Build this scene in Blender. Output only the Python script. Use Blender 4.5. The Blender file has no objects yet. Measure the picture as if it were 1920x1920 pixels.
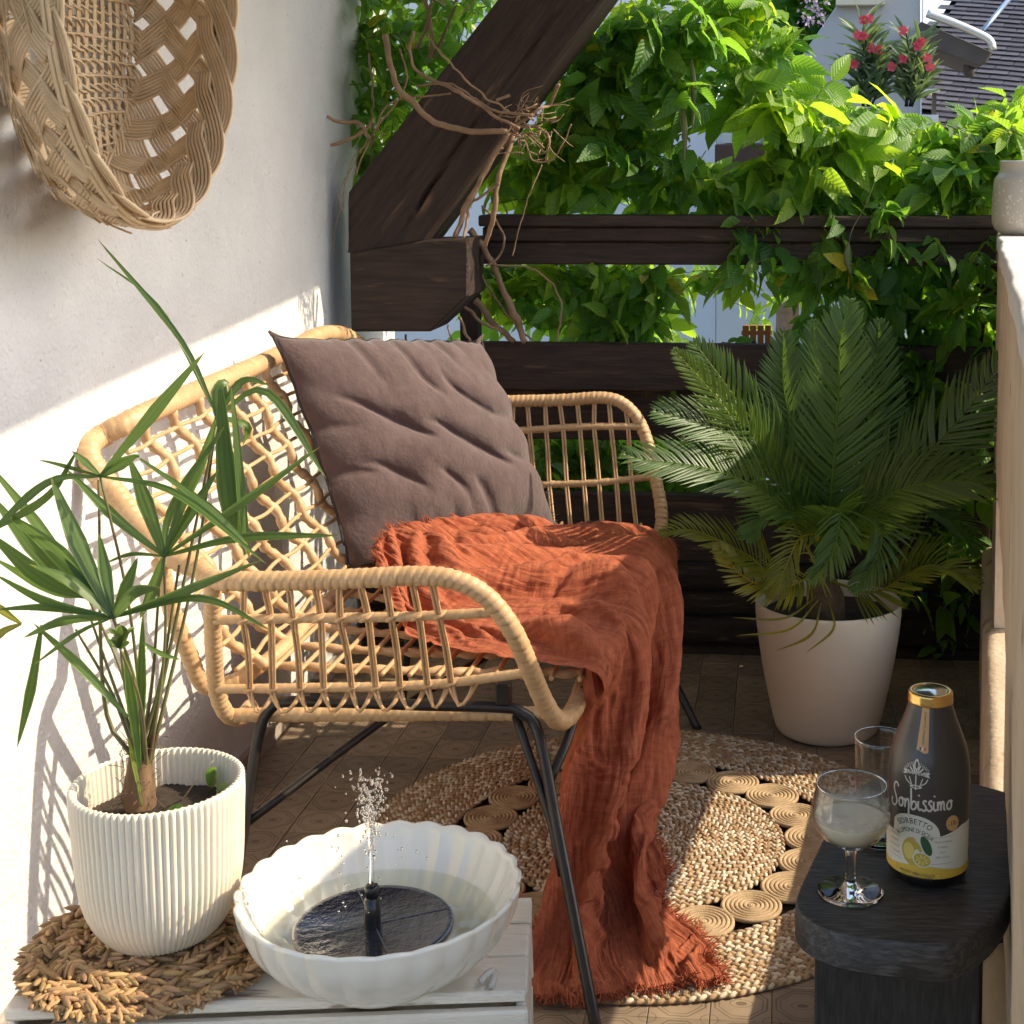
import bpy, math, random
import numpy as np
from mathutils import Vector, Matrix
random.seed(7); rng = np.random.default_rng(7)
R = math.radians
# ---------------------------------------------------------------- camera, sky, sun, exposure
scene = bpy.context.scene
col = scene.collection
CAM_H = 1.35; YAW = 4.42; PITCH = 6.005; FPX = 2700.0; PPX, PPY = 1250.0, 614.0
cam_data = bpy.data.cameras.new('camera')
cam = bpy.data.objects.new('camera', cam_data); col.objects.link(cam)
cam.location = (0, 0, CAM_H); cam.rotation_euler = (R(90 - PITCH), 0, R(YAW))
cam_data.sensor_width = 36; cam_data.lens = FPX / 1920 * 36
cam_data.shift_x = (960 - PPX) / 1920; cam_data.shift_y = -(960 - PPY) / 1920
cam_data.clip_start = .05; cam_data.clip_end = 400
scene.camera = cam
SUN_DIR = Vector((-1, -.15, -.83)).normalized()          # the way the light travels
world = bpy.data.worlds.new('World'); scene.world = world; world.use_nodes = True
wn = world.node_tree.nodes; wn.clear()
sky = wn.new('ShaderNodeTexSky'); sky.sky_type = 'NISHITA'; sky.sun_disc = False; sky.dust_density = 2.2; sky.ozone_density = .6
sky.sun_elevation = math.asin(-SUN_DIR.z); sky.sun_rotation = math.atan2(-SUN_DIR.x, -SUN_DIR.y)
bg = wn.new('ShaderNodeBackground'); bg.inputs[1].default_value = .15
wo = wn.new('ShaderNodeOutputWorld')
world.node_tree.links.new(sky.outputs[0], bg.inputs[0]); world.node_tree.links.new(bg.outputs[0], wo.inputs[0])
sd = bpy.data.lights.new('sun', 'SUN'); sd.energy = 2.7; sd.angle = R(.5); sd.color = (1, .86, .64)
sun = bpy.data.objects.new('sun', sd); col.objects.link(sun); sun.location = (6, 1, 6)
sun.rotation_euler = SUN_DIR.to_track_quat('-Z', 'Y').to_euler()
scene.view_settings.view_transform = 'Standard'; scene.view_settings.look = 'None'
scene.view_settings.exposure = 1.27; scene.view_settings.gamma = 1; scene.view_settings.use_curve_mapping = False

# ---------------------------------------------------------------- helpers
RM = cam.rotation_euler.to_matrix()
def ray(px, py): return RM @ Vector(((px - PPX) / FPX, -(py - PPY) / FPX, -1))
def at_y(px, py, y):
    d = ray(px, py); return Vector((d.x * y / d.y, y, CAM_H + d.z * y / d.y))
def at_z(px, py, z):
    d = ray(px, py); t = (z - CAM_H) / d.z; return Vector((d.x * t, d.y * t, z))
def at_x(px, py, x):
    d = ray(px, py); t = x / d.x; return Vector((x, d.y * t, CAM_H + d.z * t))

def props(o, label=None, cat=None, group=None, kind=None):
    if label: o['label'] = label
    if cat: o['category'] = cat
    if group: o['group'] = group
    if kind: o['kind'] = kind
    return o
def empty(name, loc, label, cat, group=None):
    o = bpy.data.objects.new(name, None); o.location = loc; o.empty_display_size = .05
    col.objects.link(o); return props(o, label, cat, group)
WL = {}
def link(name, me, parent=None, loc=(0, 0, 0)):
    """loc is the place in the world; a parent only carries the part along"""
    o = bpy.data.objects.new(name, me); col.objects.link(o); o.location = loc; WL[o.name] = Vector(loc)
    if parent is not None:
        o.parent = parent; o.matrix_parent_inverse = Matrix.Translation(-WL.get(parent.name, Vector(parent.location)))
    return o

class MB:
    """collects vertices and faces in world coordinates and links them as ONE mesh"""
    def __init__(s): s.v = []; s.f = []; s.n = 0; s.c = []; s.uv = None
    def add(s, v, f, c=None):
        v = np.asarray(v, float).reshape(-1, 3); k = s.n
        s.v.append(v); s.n += len(v)
        f = np.asarray(f) if not isinstance(f, list) else f
        if isinstance(f, np.ndarray): s.f.extend((f + k).tolist())
        else: s.f.extend([tuple(i + k for i in q) for q in f])
        s.c.append(np.tile(np.array(c if c is not None else (1, 1, 1), float), (len(v), 1)) if np.ndim(c) < 2 else np.asarray(c, float))
        return s
    def mesh(s, name, m, smooth=True):
        me = bpy.data.meshes.new(name)
        V = np.concatenate(s.v) if s.v else np.zeros((0, 3))
        me.from_pydata(V.tolist(), [], s.f)
        if m is not None: me.materials.append(m)
        if smooth: me.shade_smooth()
        C = np.concatenate(s.c)
        if len(C) and not np.allclose(C, 1):
            a = me.color_attributes.new('tint', 'FLOAT_COLOR', 'POINT')
            a.data.foreach_set('color', np.concatenate([C, np.ones((len(C), 1))], 1).ravel())
        me.update(); return me
    def build(s, name, m, parent=None, smooth=True, sharp=None):
        me = s.mesh(name, m, smooth)
        if sharp is not None and smooth: me.set_sharp_from_angle(angle=R(sharp))
        return link(name, me, parent)
def grid_faces(nu, nv, closed_v=False):
    """faces of an nu x nv lattice, index i*nv+j"""
    i = np.arange(nu - 1)[:, None]; j = np.arange(nv if closed_v else nv - 1)[None, :]
    j2 = (j + 1) % nv
    a = i * nv + j; b = i * nv + j2; c = (i + 1) * nv + j2; d = (i + 1) * nv + j
    return np.stack([a, b, c, d], -1).reshape(-1, 4)
def spline(pts, n):
    """Catmull-Rom through pts (k,3) -> (n,3), even in arc length"""
    P = np.array([list(p) for p in pts], float)
    if len(P) == 2: return P[0] + (P[1] - P[0]) * np.linspace(0, 1, n)[:, None]
    E = np.vstack([2 * P[0] - P[1], P, 2 * P[-1] - P[-2]])
    m = 24; t = np.linspace(0, 1, m, endpoint=False)[:, None]; out = []
    for k in range(len(P) - 1):
        a, b, c, d = E[k:k + 4]
        out.append(.5 * ((2 * b) + (c - a) * t + (2 * a - 5 * b + 4 * c - d) * t * t + (3 * b - a - 3 * c + d) * t ** 3))
    out = np.vstack(out + [P[-1:]])
    s = np.r_[0, np.cumsum(np.linalg.norm(np.diff(out, axis=0), axis=1))]
    q = np.linspace(0, s[-1], n)
    return np.stack([np.interp(q, s, out[:, k]) for k in range(P.shape[1])], 1)
def frames(C, ref=None):
    T = np.gradient(C, axis=0); T /= np.linalg.norm(T, axis=1)[:, None] + 1e-12
    n = np.array(ref if ref is not None else ((0, 0, 1) if abs(T[0][2]) < .9 else (1, 0, 0)), float)
    N = []
    for t in T:
        n = n - t * np.dot(n, t)
        if np.linalg.norm(n) < 1e-6: n = np.cross(t, (0.3, .8, .5))
        n = n / np.linalg.norm(n); N.append(n)
    N = np.array(N); return T, N, np.cross(T, N)
def tube(mb, pts, r, seg=10, n=None, wrap=None, c=None, flat=1.0, ref=None, cap=True):
    """a round tube through pts; r a number or a list along it; wrap = pitch of a wound binding"""
    P = np.array([list(p) for p in pts], float)
    L = np.linalg.norm(np.diff(P, axis=0), axis=1).sum()
    if n is None: n = max(2, int(len(P) * 4)) if len(P) > 2 else 2
    if wrap: n = int(L / wrap * 5) + 2
    C = spline(P, n); T, N, B = frames(C, ref)
    rr = np.interp(np.linspace(0, 1, n), np.linspace(0, 1, len(r)), r) if np.ndim(r) else np.full(n, r)
    a = np.linspace(0, 2 * math.pi, seg, endpoint=False)
    rad = np.repeat(rr[:, None], seg, 1)
    if wrap:
        s = np.linspace(0, L, n)[:, None] / wrap + a[None] / (2 * math.pi) * 1.0
        ph = s % 1.0; k = np.floor(s)
        rad = rad * (1 + .10 * (ph ** .6 - .6) - .10 * np.exp(-(ph / .12) ** 2) + .03 * np.sin(k * 12.9898 * 7))
    V = C[:, None] + (N[:, None] * np.cos(a)[None, :, None] + B[:, None] * np.sin(a)[None, :, None] * flat) * rad[..., None]
    F = grid_faces(n, seg, True)
    V = V.reshape(-1, 3); F = F[:, ::-1]
    if cap:
        k = len(V); V = np.vstack([V, C[:1], C[-1:]])
        e = [(k, (i + 1) % seg, i) for i in range(seg)] + [(k + 1, (n - 1) * seg + i, (n - 1) * seg + (i + 1) % seg) for i in range(seg)]
        mb.add(V, F.tolist() + [q[::-1] for q in e], c)
    else: mb.add(V, F, c)
    return mb
def box(mb, lo, hi, M=None, bev=0.0, c=None, jig=0):
    x0, y0, z0 = lo; x1, y1, z1 = hi; b = bev
    if b <= 0:
        V = [(x, y, z) for x in (x0, x1) for y in (y0, y1) for z in (z0, z1)]
        F = [(0, 1, 3, 2), (4, 6, 7, 5), (0, 4, 5, 1), (2, 3, 7, 6), (0, 2, 6, 4), (1, 5, 7, 3)]
    else:
        V = []; idx = {}
        for sx in (0, 1):
            for sy in (0, 1):
                for sz in (0, 1):
                    p = [(x0, x1)[sx], (y0, y1)[sy], (z0, z1)[sz]]; s = [1 - 2 * sx, 1 - 2 * sy, 1 - 2 * sz]
                    for ax in range(3):
                        q = [p[k] + (0 if k == ax else s[k] * b) for k in range(3)]
                        idx[(sx, sy, sz, ax)] = len(V); V.append(q)
        F = []
        def g(*k): return idx[k]
        for ax in range(3):
            o = [k for k in range(3) if k != ax]
            for sd_ in (0, 1):
                q = []
                for a_, b_ in ((0, 0), (1, 0), (1, 1), (0, 1)):
                    k = [0, 0, 0]; k[ax] = sd_; k[o[0]] = a_; k[o[1]] = b_; q.append(g(*k, ax))
                F.append(q)
            for a_ in (0, 1):
                for b_ in (0, 1):
                    k0 = [0, 0, 0]; k0[o[0]] = a_; k0[o[1]] = b_; k1 = list(k0); k1[ax] = 1
                    F.append([g(*k0, o[0]), g(*k1, o[0]), g(*k1, o[1]), g(*k0, o[1])])
        for sx in (0, 1):
            for sy in (0, 1):
                for sz in (0, 1): F.append([g(sx, sy, sz, 0), g(sx, sy, sz, 1), g(sx, sy, sz, 2)])
    V = np.array(V, float)
    # face winding outward
    cen = V.mean(0); G = []
    for f in F:
        p = V[list(f)]; nn = np.cross(p[1] - p[0], p[2] - p[0])
        G.append(tuple(f) if np.dot(nn, p.mean(0) - cen) > 0 else tuple(f)[::-1])
    if jig: V = V + rng.normal(0, jig, V.shape)
    if M is not None: V = V @ np.array(M.to_3x3()).T + np.array(M.translation)
    mb.add(V, G, c); return mb
def lathe(mb, prof, cen, seg=64, c=None, scal=None, cap0=False, cap1=False):
    """prof = [(r, z)...] from the bottom up on the outside; scal(a, k) may change the radius"""
    P = np.array(prof, float); a = np.linspace(0, 2 * math.pi, seg, endpoint=False)
    rad = np.repeat(P[:, :1], seg, 1)
    z = np.repeat(P[:, 1:2], seg, 1)
    if scal is not None: rad, z = scal(a[None], rad, z)
    V = np.stack([rad * np.cos(a), rad * np.sin(a), z], -1).reshape(-1, 3) + np.array(cen, float)
    F = grid_faces(len(P), seg, True).tolist()
    if cap0: F.append(tuple(range(seg))[::-1])
    if cap1: F.append(tuple(range((len(P) - 1) * seg, len(P) * seg)))
    mb.add(V, F, c); return mb
_NT = rng.random((64, 64, 64)).astype(np.float32)
def noise(p, f=1.0, o=1):
    """value noise, -1..1, of points (n,3)"""
    p = np.asarray(p, float) * f; out = 0; amp = 1; tot = 0
    for _ in range(o):
        i = np.floor(p).astype(int); t = p - i; t = t * t * (3 - 2 * t)
        g = lambda a, b, c: _NT[(i[..., 0] + a) & 63, (i[..., 1] + b) & 63, (i[..., 2] + c) & 63]
        x, y, z = t[..., 0], t[..., 1], t[..., 2]
        v = ((g(0,0,0)*(1-x)+g(1,0,0)*x)*(1-y)+(g(0,1,0)*(1-x)+g(1,1,0)*x)*y)*(1-z)+((g(0,0,1)*(1-x)+g(1,0,1)*x)*(1-y)+(g(0,1,1)*(1-x)+g(1,1,1)*x)*y)*z
        out = out + amp * (v * 2 - 1); tot += amp; amp *= .5; p = p * 2.03 + 11.7
    return out / tot

# ---------------------------------------------------------------- materials
def _rgb(c): return (c[0], c[1], c[2], 1)
def mat(name, c1, c2=None, scale=8, rough=.7, bump=0, bscale=60, metal=0, spec=.5, stretch=(1, 1, 1), detail=4,
        tint=False, trans=0, tcol=None, c3=None, c3scale=3, c3lo=.55, c3hi=.7, bump2=0, b2scale=8, coords='Object', sheen=0, coat=0, island=0):
    m = bpy.data.materials.new(name); m.use_nodes = True; nt = m.node_tree; N = nt.nodes; L = nt.links; N.clear()
    out = N.new('ShaderNodeOutputMaterial'); b = N.new('ShaderNodeBsdfPrincipled')
    tc = N.new('ShaderNodeTexCoord'); mp = N.new('ShaderNodeMapping'); mp.inputs['Scale'].default_value = stretch
    L.new(tc.outputs[coords], mp.inputs[0])
    def nz(s, d=detail):
        n = N.new('ShaderNodeTexNoise'); n.inputs['Scale'].default_value = s; n.inputs['Detail'].default_value = d
        L.new(mp.outputs[0], n.inputs[0]); return n
    src = None
    rgb = N.new('ShaderNodeRGB'); rgb.outputs[0].default_value = _rgb(c1); src = rgb.outputs[0]
    def mix(a, bcol, fac, mode='MIX'):
        x = N.new('ShaderNodeMix'); x.data_type = 'RGBA'; x.blend_type = mode
        if hasattr(fac, 'links'): L.new(fac, x.inputs[0])
        else: x.inputs[0].default_value = fac
        L.new(a, x.inputs[6])
        if hasattr(bcol, 'links'): L.new(bcol, x.inputs[7])
        else: x.inputs[7].default_value = _rgb(bcol)
        return x.outputs[2]
    def ramp(v, lo, hi):
        r = N.new('ShaderNodeMapRange'); r.inputs[1].default_value = lo; r.inputs[2].default_value = hi; L.new(v, r.inputs[0]); return r.outputs[0]
    if c2 is not None: src = mix(src, c2, ramp(nz(scale).outputs[0], .32, .68))
    if c3 is not None: src = mix(src, c3, ramp(nz(c3scale, 6).outputs[0], c3lo, c3hi))
    if island:
        g = N.new('ShaderNodeNewGeometry'); r = N.new('ShaderNodeMapRange'); r.inputs[3].default_value = 1 - island; r.inputs[4].default_value = 1 + island
        L.new(g.outputs['Random Per Island'], r.inputs[0]); v = N.new('ShaderNodeVectorMath'); v.operation = 'SCALE'
        L.new(src, v.inputs[0]); L.new(r.outputs[0], v.inputs['Scale']); src = v.outputs[0]
    if tint:
        a = N.new('ShaderNodeAttribute'); a.attribute_name = 'tint'; src = mix(src, a.outputs['Color'], 1.0, 'MULTIPLY')
    L.new(src, b.inputs['Base Color'])
    b.inputs['Roughness'].default_value = rough; b.inputs['Metallic'].default_value = metal
    b.inputs['Specular IOR Level'].default_value = spec
    if sheen: b.inputs['Sheen Weight'].default_value = sheen
    if coat: b.inputs['Coat Weight'].default_value = coat; b.inputs['Coat Roughness'].default_value = .15
    h = None
    if bump:
        bn = N.new('ShaderNodeBump'); bn.inputs['Strength'].default_value = 1; bn.inputs['Distance'].default_value = bump
        L.new(nz(bscale, 5).outputs[0], bn.inputs['Height']); h = bn
    if bump2:
        b2 = N.new('ShaderNodeBump'); b2.inputs['Strength'].default_value = 1; b2.inputs['Distance'].default_value = bump2
        L.new(nz(b2scale, 3).outputs[0], b2.inputs['Height'])
        if h: L.new(h.outputs[0], b2.inputs['Normal'])
        h = b2
    if h: L.new(h.outputs[0], b.inputs['Normal'])
    s = b.outputs[0]
    if trans:
        t = N.new('ShaderNodeBsdfTranslucent'); 
        if tcol is not None:
            if tint:
                x = N.new('ShaderNodeMix'); x.data_type = 'RGBA'; x.blend_type = 'MULTIPLY'; x.inputs[0].default_value = 1
                x.inputs[6].default_value = _rgb(tcol); L.new(a.outputs['Color'], x.inputs[7]); L.new(x.outputs[2], t.inputs[0])
            else: t.inputs[0].default_value = _rgb(tcol)
        else: L.new(src, t.inputs[0])
        ms = N.new('ShaderNodeMixShader'); ms.inputs[0].default_value = trans; L.new(b.outputs[0], ms.inputs[1]); L.new(t.outputs[0], ms.inputs[2]); s = ms.outputs[0]
    L.new(s, out.inputs[0])
    return m
def glass(name, c=(1, 1, 1), rough=0.0, ior=1.45):
    m = bpy.data.materials.new(name); m.use_nodes = True; b = m.node_tree.nodes['Principled BSDF']
    b.inputs['Base Color'].default_value = _rgb(c); b.inputs['Transmission Weight'].default_value = 1
    b.inputs['Roughness'].default_value = rough; b.inputs['IOR'].default_value = ior; return m

M_wall = mat('white_plaster', (.73, .72, .695), (.66, .65, .63), 6, .92, bump=.0035, bscale=110, bump2=.008, b2scale=22, c3=(.46, .43, .40), c3scale=75, c3lo=.66, c3hi=.74)
M_beige = mat('beige_plaster', (.60, .475, .33), (.50, .385, .26), 7, .9, bump=.002, bscale=80, bump2=.004, b2scale=10, c3=(.30, .20, .13), c3scale=14, c3lo=.62, c3hi=.72)
M_rattan = mat('rattan', (.56, .36, .19), (.46, .28, .135), 30, .5, bump=.0006, bscale=220, island=.12)
M_wrap = mat('rattan_binding', (.58, .385, .205), (.49, .305, .15), 26, .48, bump=.0006, bscale=240)
M_metal = mat('black_metal', (.018, .016, .015), (.035, .03, .026), 20, .38, metal=.3, bump=.0002, bscale=300)
M_wood = mat('dark_timber', (.050, .029, .020), (.022, .012, .009), 9, .72, bump=.0022, bscale=45, stretch=(1, 9, 9), c3=(.19, .11, .062), c3scale=4, c3lo=.62, c3hi=.76, bump2=.003, b2scale=14)
M_woodv = mat('dark_timber_upright', (.050, .029, .020), (.022, .012, .009), 9, .72, bump=.002, bscale=45, stretch=(9, 9, 1), c3=(.13, .08, .05), c3scale=4, c3lo=.6, c3hi=.74)
M_log = mat('rough_log', (.045, .028, .018), (.018, .011, .008), 10, .85, bump=.012, bscale=16, stretch=(1, 7, 7), bump2=.01, b2scale=30, c3=(.10, .065, .04), c3scale=9, c3lo=.58, c3hi=.66)
M_pillow = mat('brown_cotton', (.104, .066, .062), (.080, .050, .047), 40, .95, bump=.0005, bscale=700, bump2=.0015, b2scale=120, sheen=.35)
M_piping = mat('black_piping', (.035, .032, .032), None, rough=.8)
M_white_pot = mat('white_clay', (.76, .69, .55), (.72, .64, .50), 9, .55, bump=.0003, bscale=200)
M_cream = mat('cream_plastic', (.68, .59, .45), (.63, .54, .41), 5, .5, bump=.0002, bscale=300)
M_ceramic = mat('white_ceramic', (.80, .755, .645), (.77, .72, .61), 12, .22, bump2=.0015, b2scale=25, coat=.5)
M_soil = mat('dark_soil', (.02, .013, .009), (.05, .033, .022), 60, .95, bump=.004, bscale=90)
M_crate = mat('whitewashed_wood', (.80, .73, .61), (.70, .62, .50), 8, .8, stretch=(1.2, 9, 9), bump=.0015, bscale=60, c3=(.25, .16, .11), c3scale=5, c3lo=.62, c3hi=.70)
M_stool = mat('black_stained_wood', (.024, .021, .019), (.052, .047, .042), 16, .5, stretch=(5, 34, 34), bump=.0010, bscale=14, c3=(.12, .11, .10), c3scale=6, c3lo=.44, c3hi=.8)
M_stool_leg = mat('black_stained_leg', (.022, .019, .017), (.040, .036, .032), 8, .55, stretch=(34, 34, 4), bump=.0008, bscale=14, c3=(.07, .064, .058), c3scale=5, c3lo=.5, c3hi=.8)
# ---------------------------------------------------------------- gauze of the blanket
def gauze_material():
    m = bpy.data.materials.new('terracotta_gauze'); m.use_nodes = True; nt = m.node_tree; N = nt.nodes; L = nt.links; N.clear()
    out = N.new('ShaderNodeOutputMaterial'); b = N.new('ShaderNodeBsdfPrincipled')
    uv = N.new('ShaderNodeUVMap'); uv.uv_map = 'cloth'
    def nz(sx, sy, d, dist=0):
        mp = N.new('ShaderNodeMapping'); mp.inputs['Scale'].default_value = (sx, sy, 1); L.new(uv.outputs[0], mp.inputs[0])
        n = N.new('ShaderNodeTexNoise'); n.inputs['Scale'].default_value = 1; n.inputs['Detail'].default_value = d; n.inputs['Distortion'].default_value = dist
        L.new(mp.outputs[0], n.inputs[0]); return n.outputs[0]
    a = nz(120, 16, 3, .5); c = nz(30, 90, 2, .5); w = nz(900, 900, 2)
    ad = N.new('ShaderNodeMath'); ad.operation = 'ADD'; L.new(a, ad.inputs[0])
    ml = N.new('ShaderNodeMath'); ml.operation = 'MULTIPLY'; ml.inputs[1].default_value = .55; L.new(c, ml.inputs[0]); L.new(ml.outputs[0], ad.inputs[1])
    ml2 = N.new('ShaderNodeMath'); ml2.operation = 'MULTIPLY_ADD'; ml2.inputs[1].default_value = .25; L.new(w, ml2.inputs[0]); L.new(ad.outputs[0], ml2.inputs[2])
    bn = N.new('ShaderNodeBump'); bn.inputs['Distance'].default_value = .0065; bn.inputs['Strength'].default_value = 1; L.new(ml2.outputs[0], bn.inputs['Height'])
    L.new(bn.outputs[0], b.inputs['Normal'])
    mr = N.new('ShaderNodeMapRange'); mr.inputs[1].default_value = .6; mr.inputs[2].default_value = 1.0; L.new(ad.outputs[0], mr.inputs[0])
    mx = N.new('ShaderNodeMix'); mx.data_type = 'RGBA'; mx.inputs[6].default_value = (.315, .075, .032, 1); mx.inputs[7].default_value = (.51, .15, .068, 1); L.new(mr.outputs[0], mx.inputs[0])
    L.new(mx.outputs[2], b.inputs['Base Color']); b.inputs['Roughness'].default_value = .95; 
    t = N.new('ShaderNodeBsdfTranslucent'); t.inputs[0].default_value = (.70, .15, .03, 1)
    ms = N.new('ShaderNodeMixShader'); ms.inputs[0].default_value = .12; L.new(b.outputs[0], ms.inputs[1]); L.new(t.outputs[0], ms.inputs[2]); L.new(ms.outputs[0], out.inputs[0])
    return m
def tile_material():
    """cement tile: per 10 cm tile an octagon outline, an inner ring and a dark eye; the drawing is printed on the tile itself"""
    m = bpy.data.materials.new('patterned_cement_tile'); m.use_nodes = True; nt = m.node_tree; N = nt.nodes; L = nt.links; N.clear()
    out = N.new('ShaderNodeOutputMaterial'); b = N.new('ShaderNodeBsdfPrincipled'); tc = N.new('ShaderNodeTexCoord')
    sp = N.new('ShaderNodeSeparateXYZ'); L.new(tc.outputs['Object'], sp.inputs[0])
    def M(op, a, b_=None, c=None):
        n = N.new('ShaderNodeMath'); n.operation = op
        for k, v in enumerate((a, b_, c)):
            if v is None: continue
            if hasattr(v, 'links'): L.new(v, n.inputs[k])
            else: n.inputs[k].default_value = v
        return n.outputs[0]
    oi = N.new('ShaderNodeObjectInfo')
    nz = N.new('ShaderNodeTexNoise'); nz.inputs['Scale'].default_value = 35; nz.inputs['Detail'].default_value = 4; L.new(tc.outputs['Object'], nz.inputs[0])
    wob = M('MULTIPLY', M('SUBTRACT', nz.outputs[0], .5), .004)
    x = M('ABSOLUTE', M('ADD', sp.outputs[0], wob)); y = M('ABSOLUTE', M('ADD', sp.outputs[1], wob))
    oc = M('MAXIMUM', M('MAXIMUM', x, y), M('MULTIPLY', M('ADD', x, y), .74))
    r = M('SQRT', M('ADD', M('MULTIPLY', x, x), M('MULTIPLY', y, y)))
    def line(v, c, w): return M('LESS_THAN', M('ABSOLUTE', M('SUBTRACT', v, c)), w)
    lines = M('MAXIMUM', line(oc, .043, .0016), line(oc, .036, .0011))
    xe = M('SUBTRACT', .05, x); ye = M('SUBTRACT', .05, y); rc = M('SQRT', M('ADD', M('MULTIPLY', xe, xe), M('MULTIPLY', ye, ye)))
    lines = M('MAXIMUM', lines, line(rc, .0145, .0009))
    sy = M('MULTIPLY', sp.outputs[1], 1.7); re = M('SQRT', M('ADD', M('MULTIPLY', x, x), M('MULTIPLY', sy, sy)))
    lines = M('MAXIMUM', lines, line(re, .0185, .0011)); eye = M('LESS_THAN', re, .0095)
    def mix(f, a, c):
        n = N.new('ShaderNodeMix'); n.data_type = 'RGBA'; L.new(f, n.inputs[0])
        for k, v in ((6, a), (7, c)):
            if hasattr(v, 'links'): L.new(v, n.inputs[k])
            else: n.inputs[k].default_value = _rgb(v)
        return n.outputs[2]
    n2 = N.new('ShaderNodeTexNoise'); n2.inputs['Scale'].default_value = 14; n2.inputs['Detail'].default_value = 6
    va = N.new('ShaderNodeVectorMath'); va.operation = 'ADD'; L.new(tc.outputs['Object'], va.inputs[0]); L.new(oi.outputs['Location'], va.inputs[1]); L.new(va.outputs[0], n2.inputs[0])
    base = mix(n2.outputs[0], (.15, .105, .07), (.36, .275, .185))
    base = mix(M('MULTIPLY', lines, M('MULTIPLY_ADD', nz.outputs[0], .8, .2)), base, (.075, .045, .028)); base = mix(M('MULTIPLY', eye, .75), base, (.10, .06, .04))
    sc = N.new('ShaderNodeVectorMath'); sc.operation = 'SCALE'; L.new(base, sc.inputs[0]); L.new(M('MULTIPLY_ADD', oi.outputs['Random'], .42, .78), sc.inputs['Scale'])
    L.new(sc.outputs[0], b.inputs['Base Color']); b.inputs['Roughness'].default_value = .6
    bn = N.new('ShaderNodeBump'); bn.inputs['Distance'].default_value = .001; L.new(n2.outputs[0], bn.inputs['Height']); L.new(bn.outputs[0], b.inputs['Normal'])
    L.new(b.outputs[0], out.inputs[0]); return m
M_gauze = gauze_material(); M_tile = tile_material()

# ---------------------------------------------------------------- ground, floor, walls
WX = -1.2                                  # face of the white wall
g = MB(); box(g, (-60, -8, -6.3), (60, 140, -6.2)); props(g.build('ground', mat('street_ground', (.10, .09, .075), (.07, .08, .05), 1.5, .9), smooth=False), kind='structure')
f = MB(); box(f, (-1.5, -.8, -.22), (1.3, 4.4, -.004)); floor = props(f.build('floor', mat('tile_grout', (.10, .075, .055), (.06, .045, .034), 40, .9), smooth=False), kind='structure')
tm = MB(); box(tm, (-.0494, -.0494, -.006), (.0494, .0494, .004), bev=.0010); tme = tm.mesh('tile', M_tile, False)
def tile_seen(cx, cy):
    return True
k = 0
for iy in range(20):
    for ix in range(18):
        x = -1.17 + .1 * ix + .02; y = 2.03 + .1 * iy
        if x > .62 or y > 3.98: continue
        # tiles wholly behind the crate, rug centre or pots are still laid where the floor shows around them
        if (x + .26) ** 2 + (y - 2.785) ** 2 < .50 ** 2 or (x < -.35 and y < 2.15) or (x > .2 and y < 2.3): continue
        t = bpy.data.objects.new('tile', tme); col.objects.link(t); t.parent = floor
        t.location = (x, y, rng.uniform(-.0006, .0006)); t.rotation_euler = (rng.normal(0, .004), rng.normal(0, .004), 0); k += 1
w = MB()
ny, nz_ = 60, 40
ys = np.linspace(.9, 4.42, ny); zs = np.linspace(-.2, 2.38, nz_)
Y, Z = np.meshgrid(ys, zs, indexing='ij'); P = np.stack([np.full_like(Y, 0), Y, Z], -1)
X = WX + .004 * noise(P.reshape(-1, 3), 2.2, 2).reshape(Y.shape)
V = np.stack([X, Y, Z], -1).reshape(-1, 3); w.add(V, grid_faces(ny, nz_)[:, ::-1])
box(w, (-1.5, .9, -.2), (WX - .012, 4.418, 2.378))
box(w, (WX - .012, 4.405, -.2), (WX + .001, 4.42, 2.37))
wall = w.build('left_wall', M_wall, smooth=True); wall.data.set_sharp_from_angle(angle=R(30)); props(wall, 'tall white plastered wall behind the rattan bench', 'wall')
# skirting step where the wall meets the floor
sk = MB(); box(sk, (WX - .002, .9, -.19), (WX + .012, 4.40, .05), bev=.004); sk.build('plinth', mat('worn_plinth', (.42, .36, .30), (.30, .25, .2), 12, .9, bump=.002, bscale=60), wall, False)
# eaves: the roof slab over this side of the balcony, its lower edge above the frame
r_ = MB()
e0, e1 = .73, .385
V = [(-1.6, .3, 2.40), (e0, .3, 2.40), (e1, 4.3, 2.40), (-1.6, 4.3, 2.40), (-1.6, .3, 2.52), (e0, .3, 2.52), (e1, 4.3, 2.52), (-1.6, 4.3, 2.52)]
r_.add(V, [(0, 3, 2, 1), (4, 5, 6, 7), (0, 1, 5, 4), (1, 2, 6, 5), (2, 3, 7, 6), (3, 0, 4, 7)])
props(r_.build('roof_overhang', M_woodv, smooth=False), 'dark timber eaves slab over the bench side of the balcony', 'roof')

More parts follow.
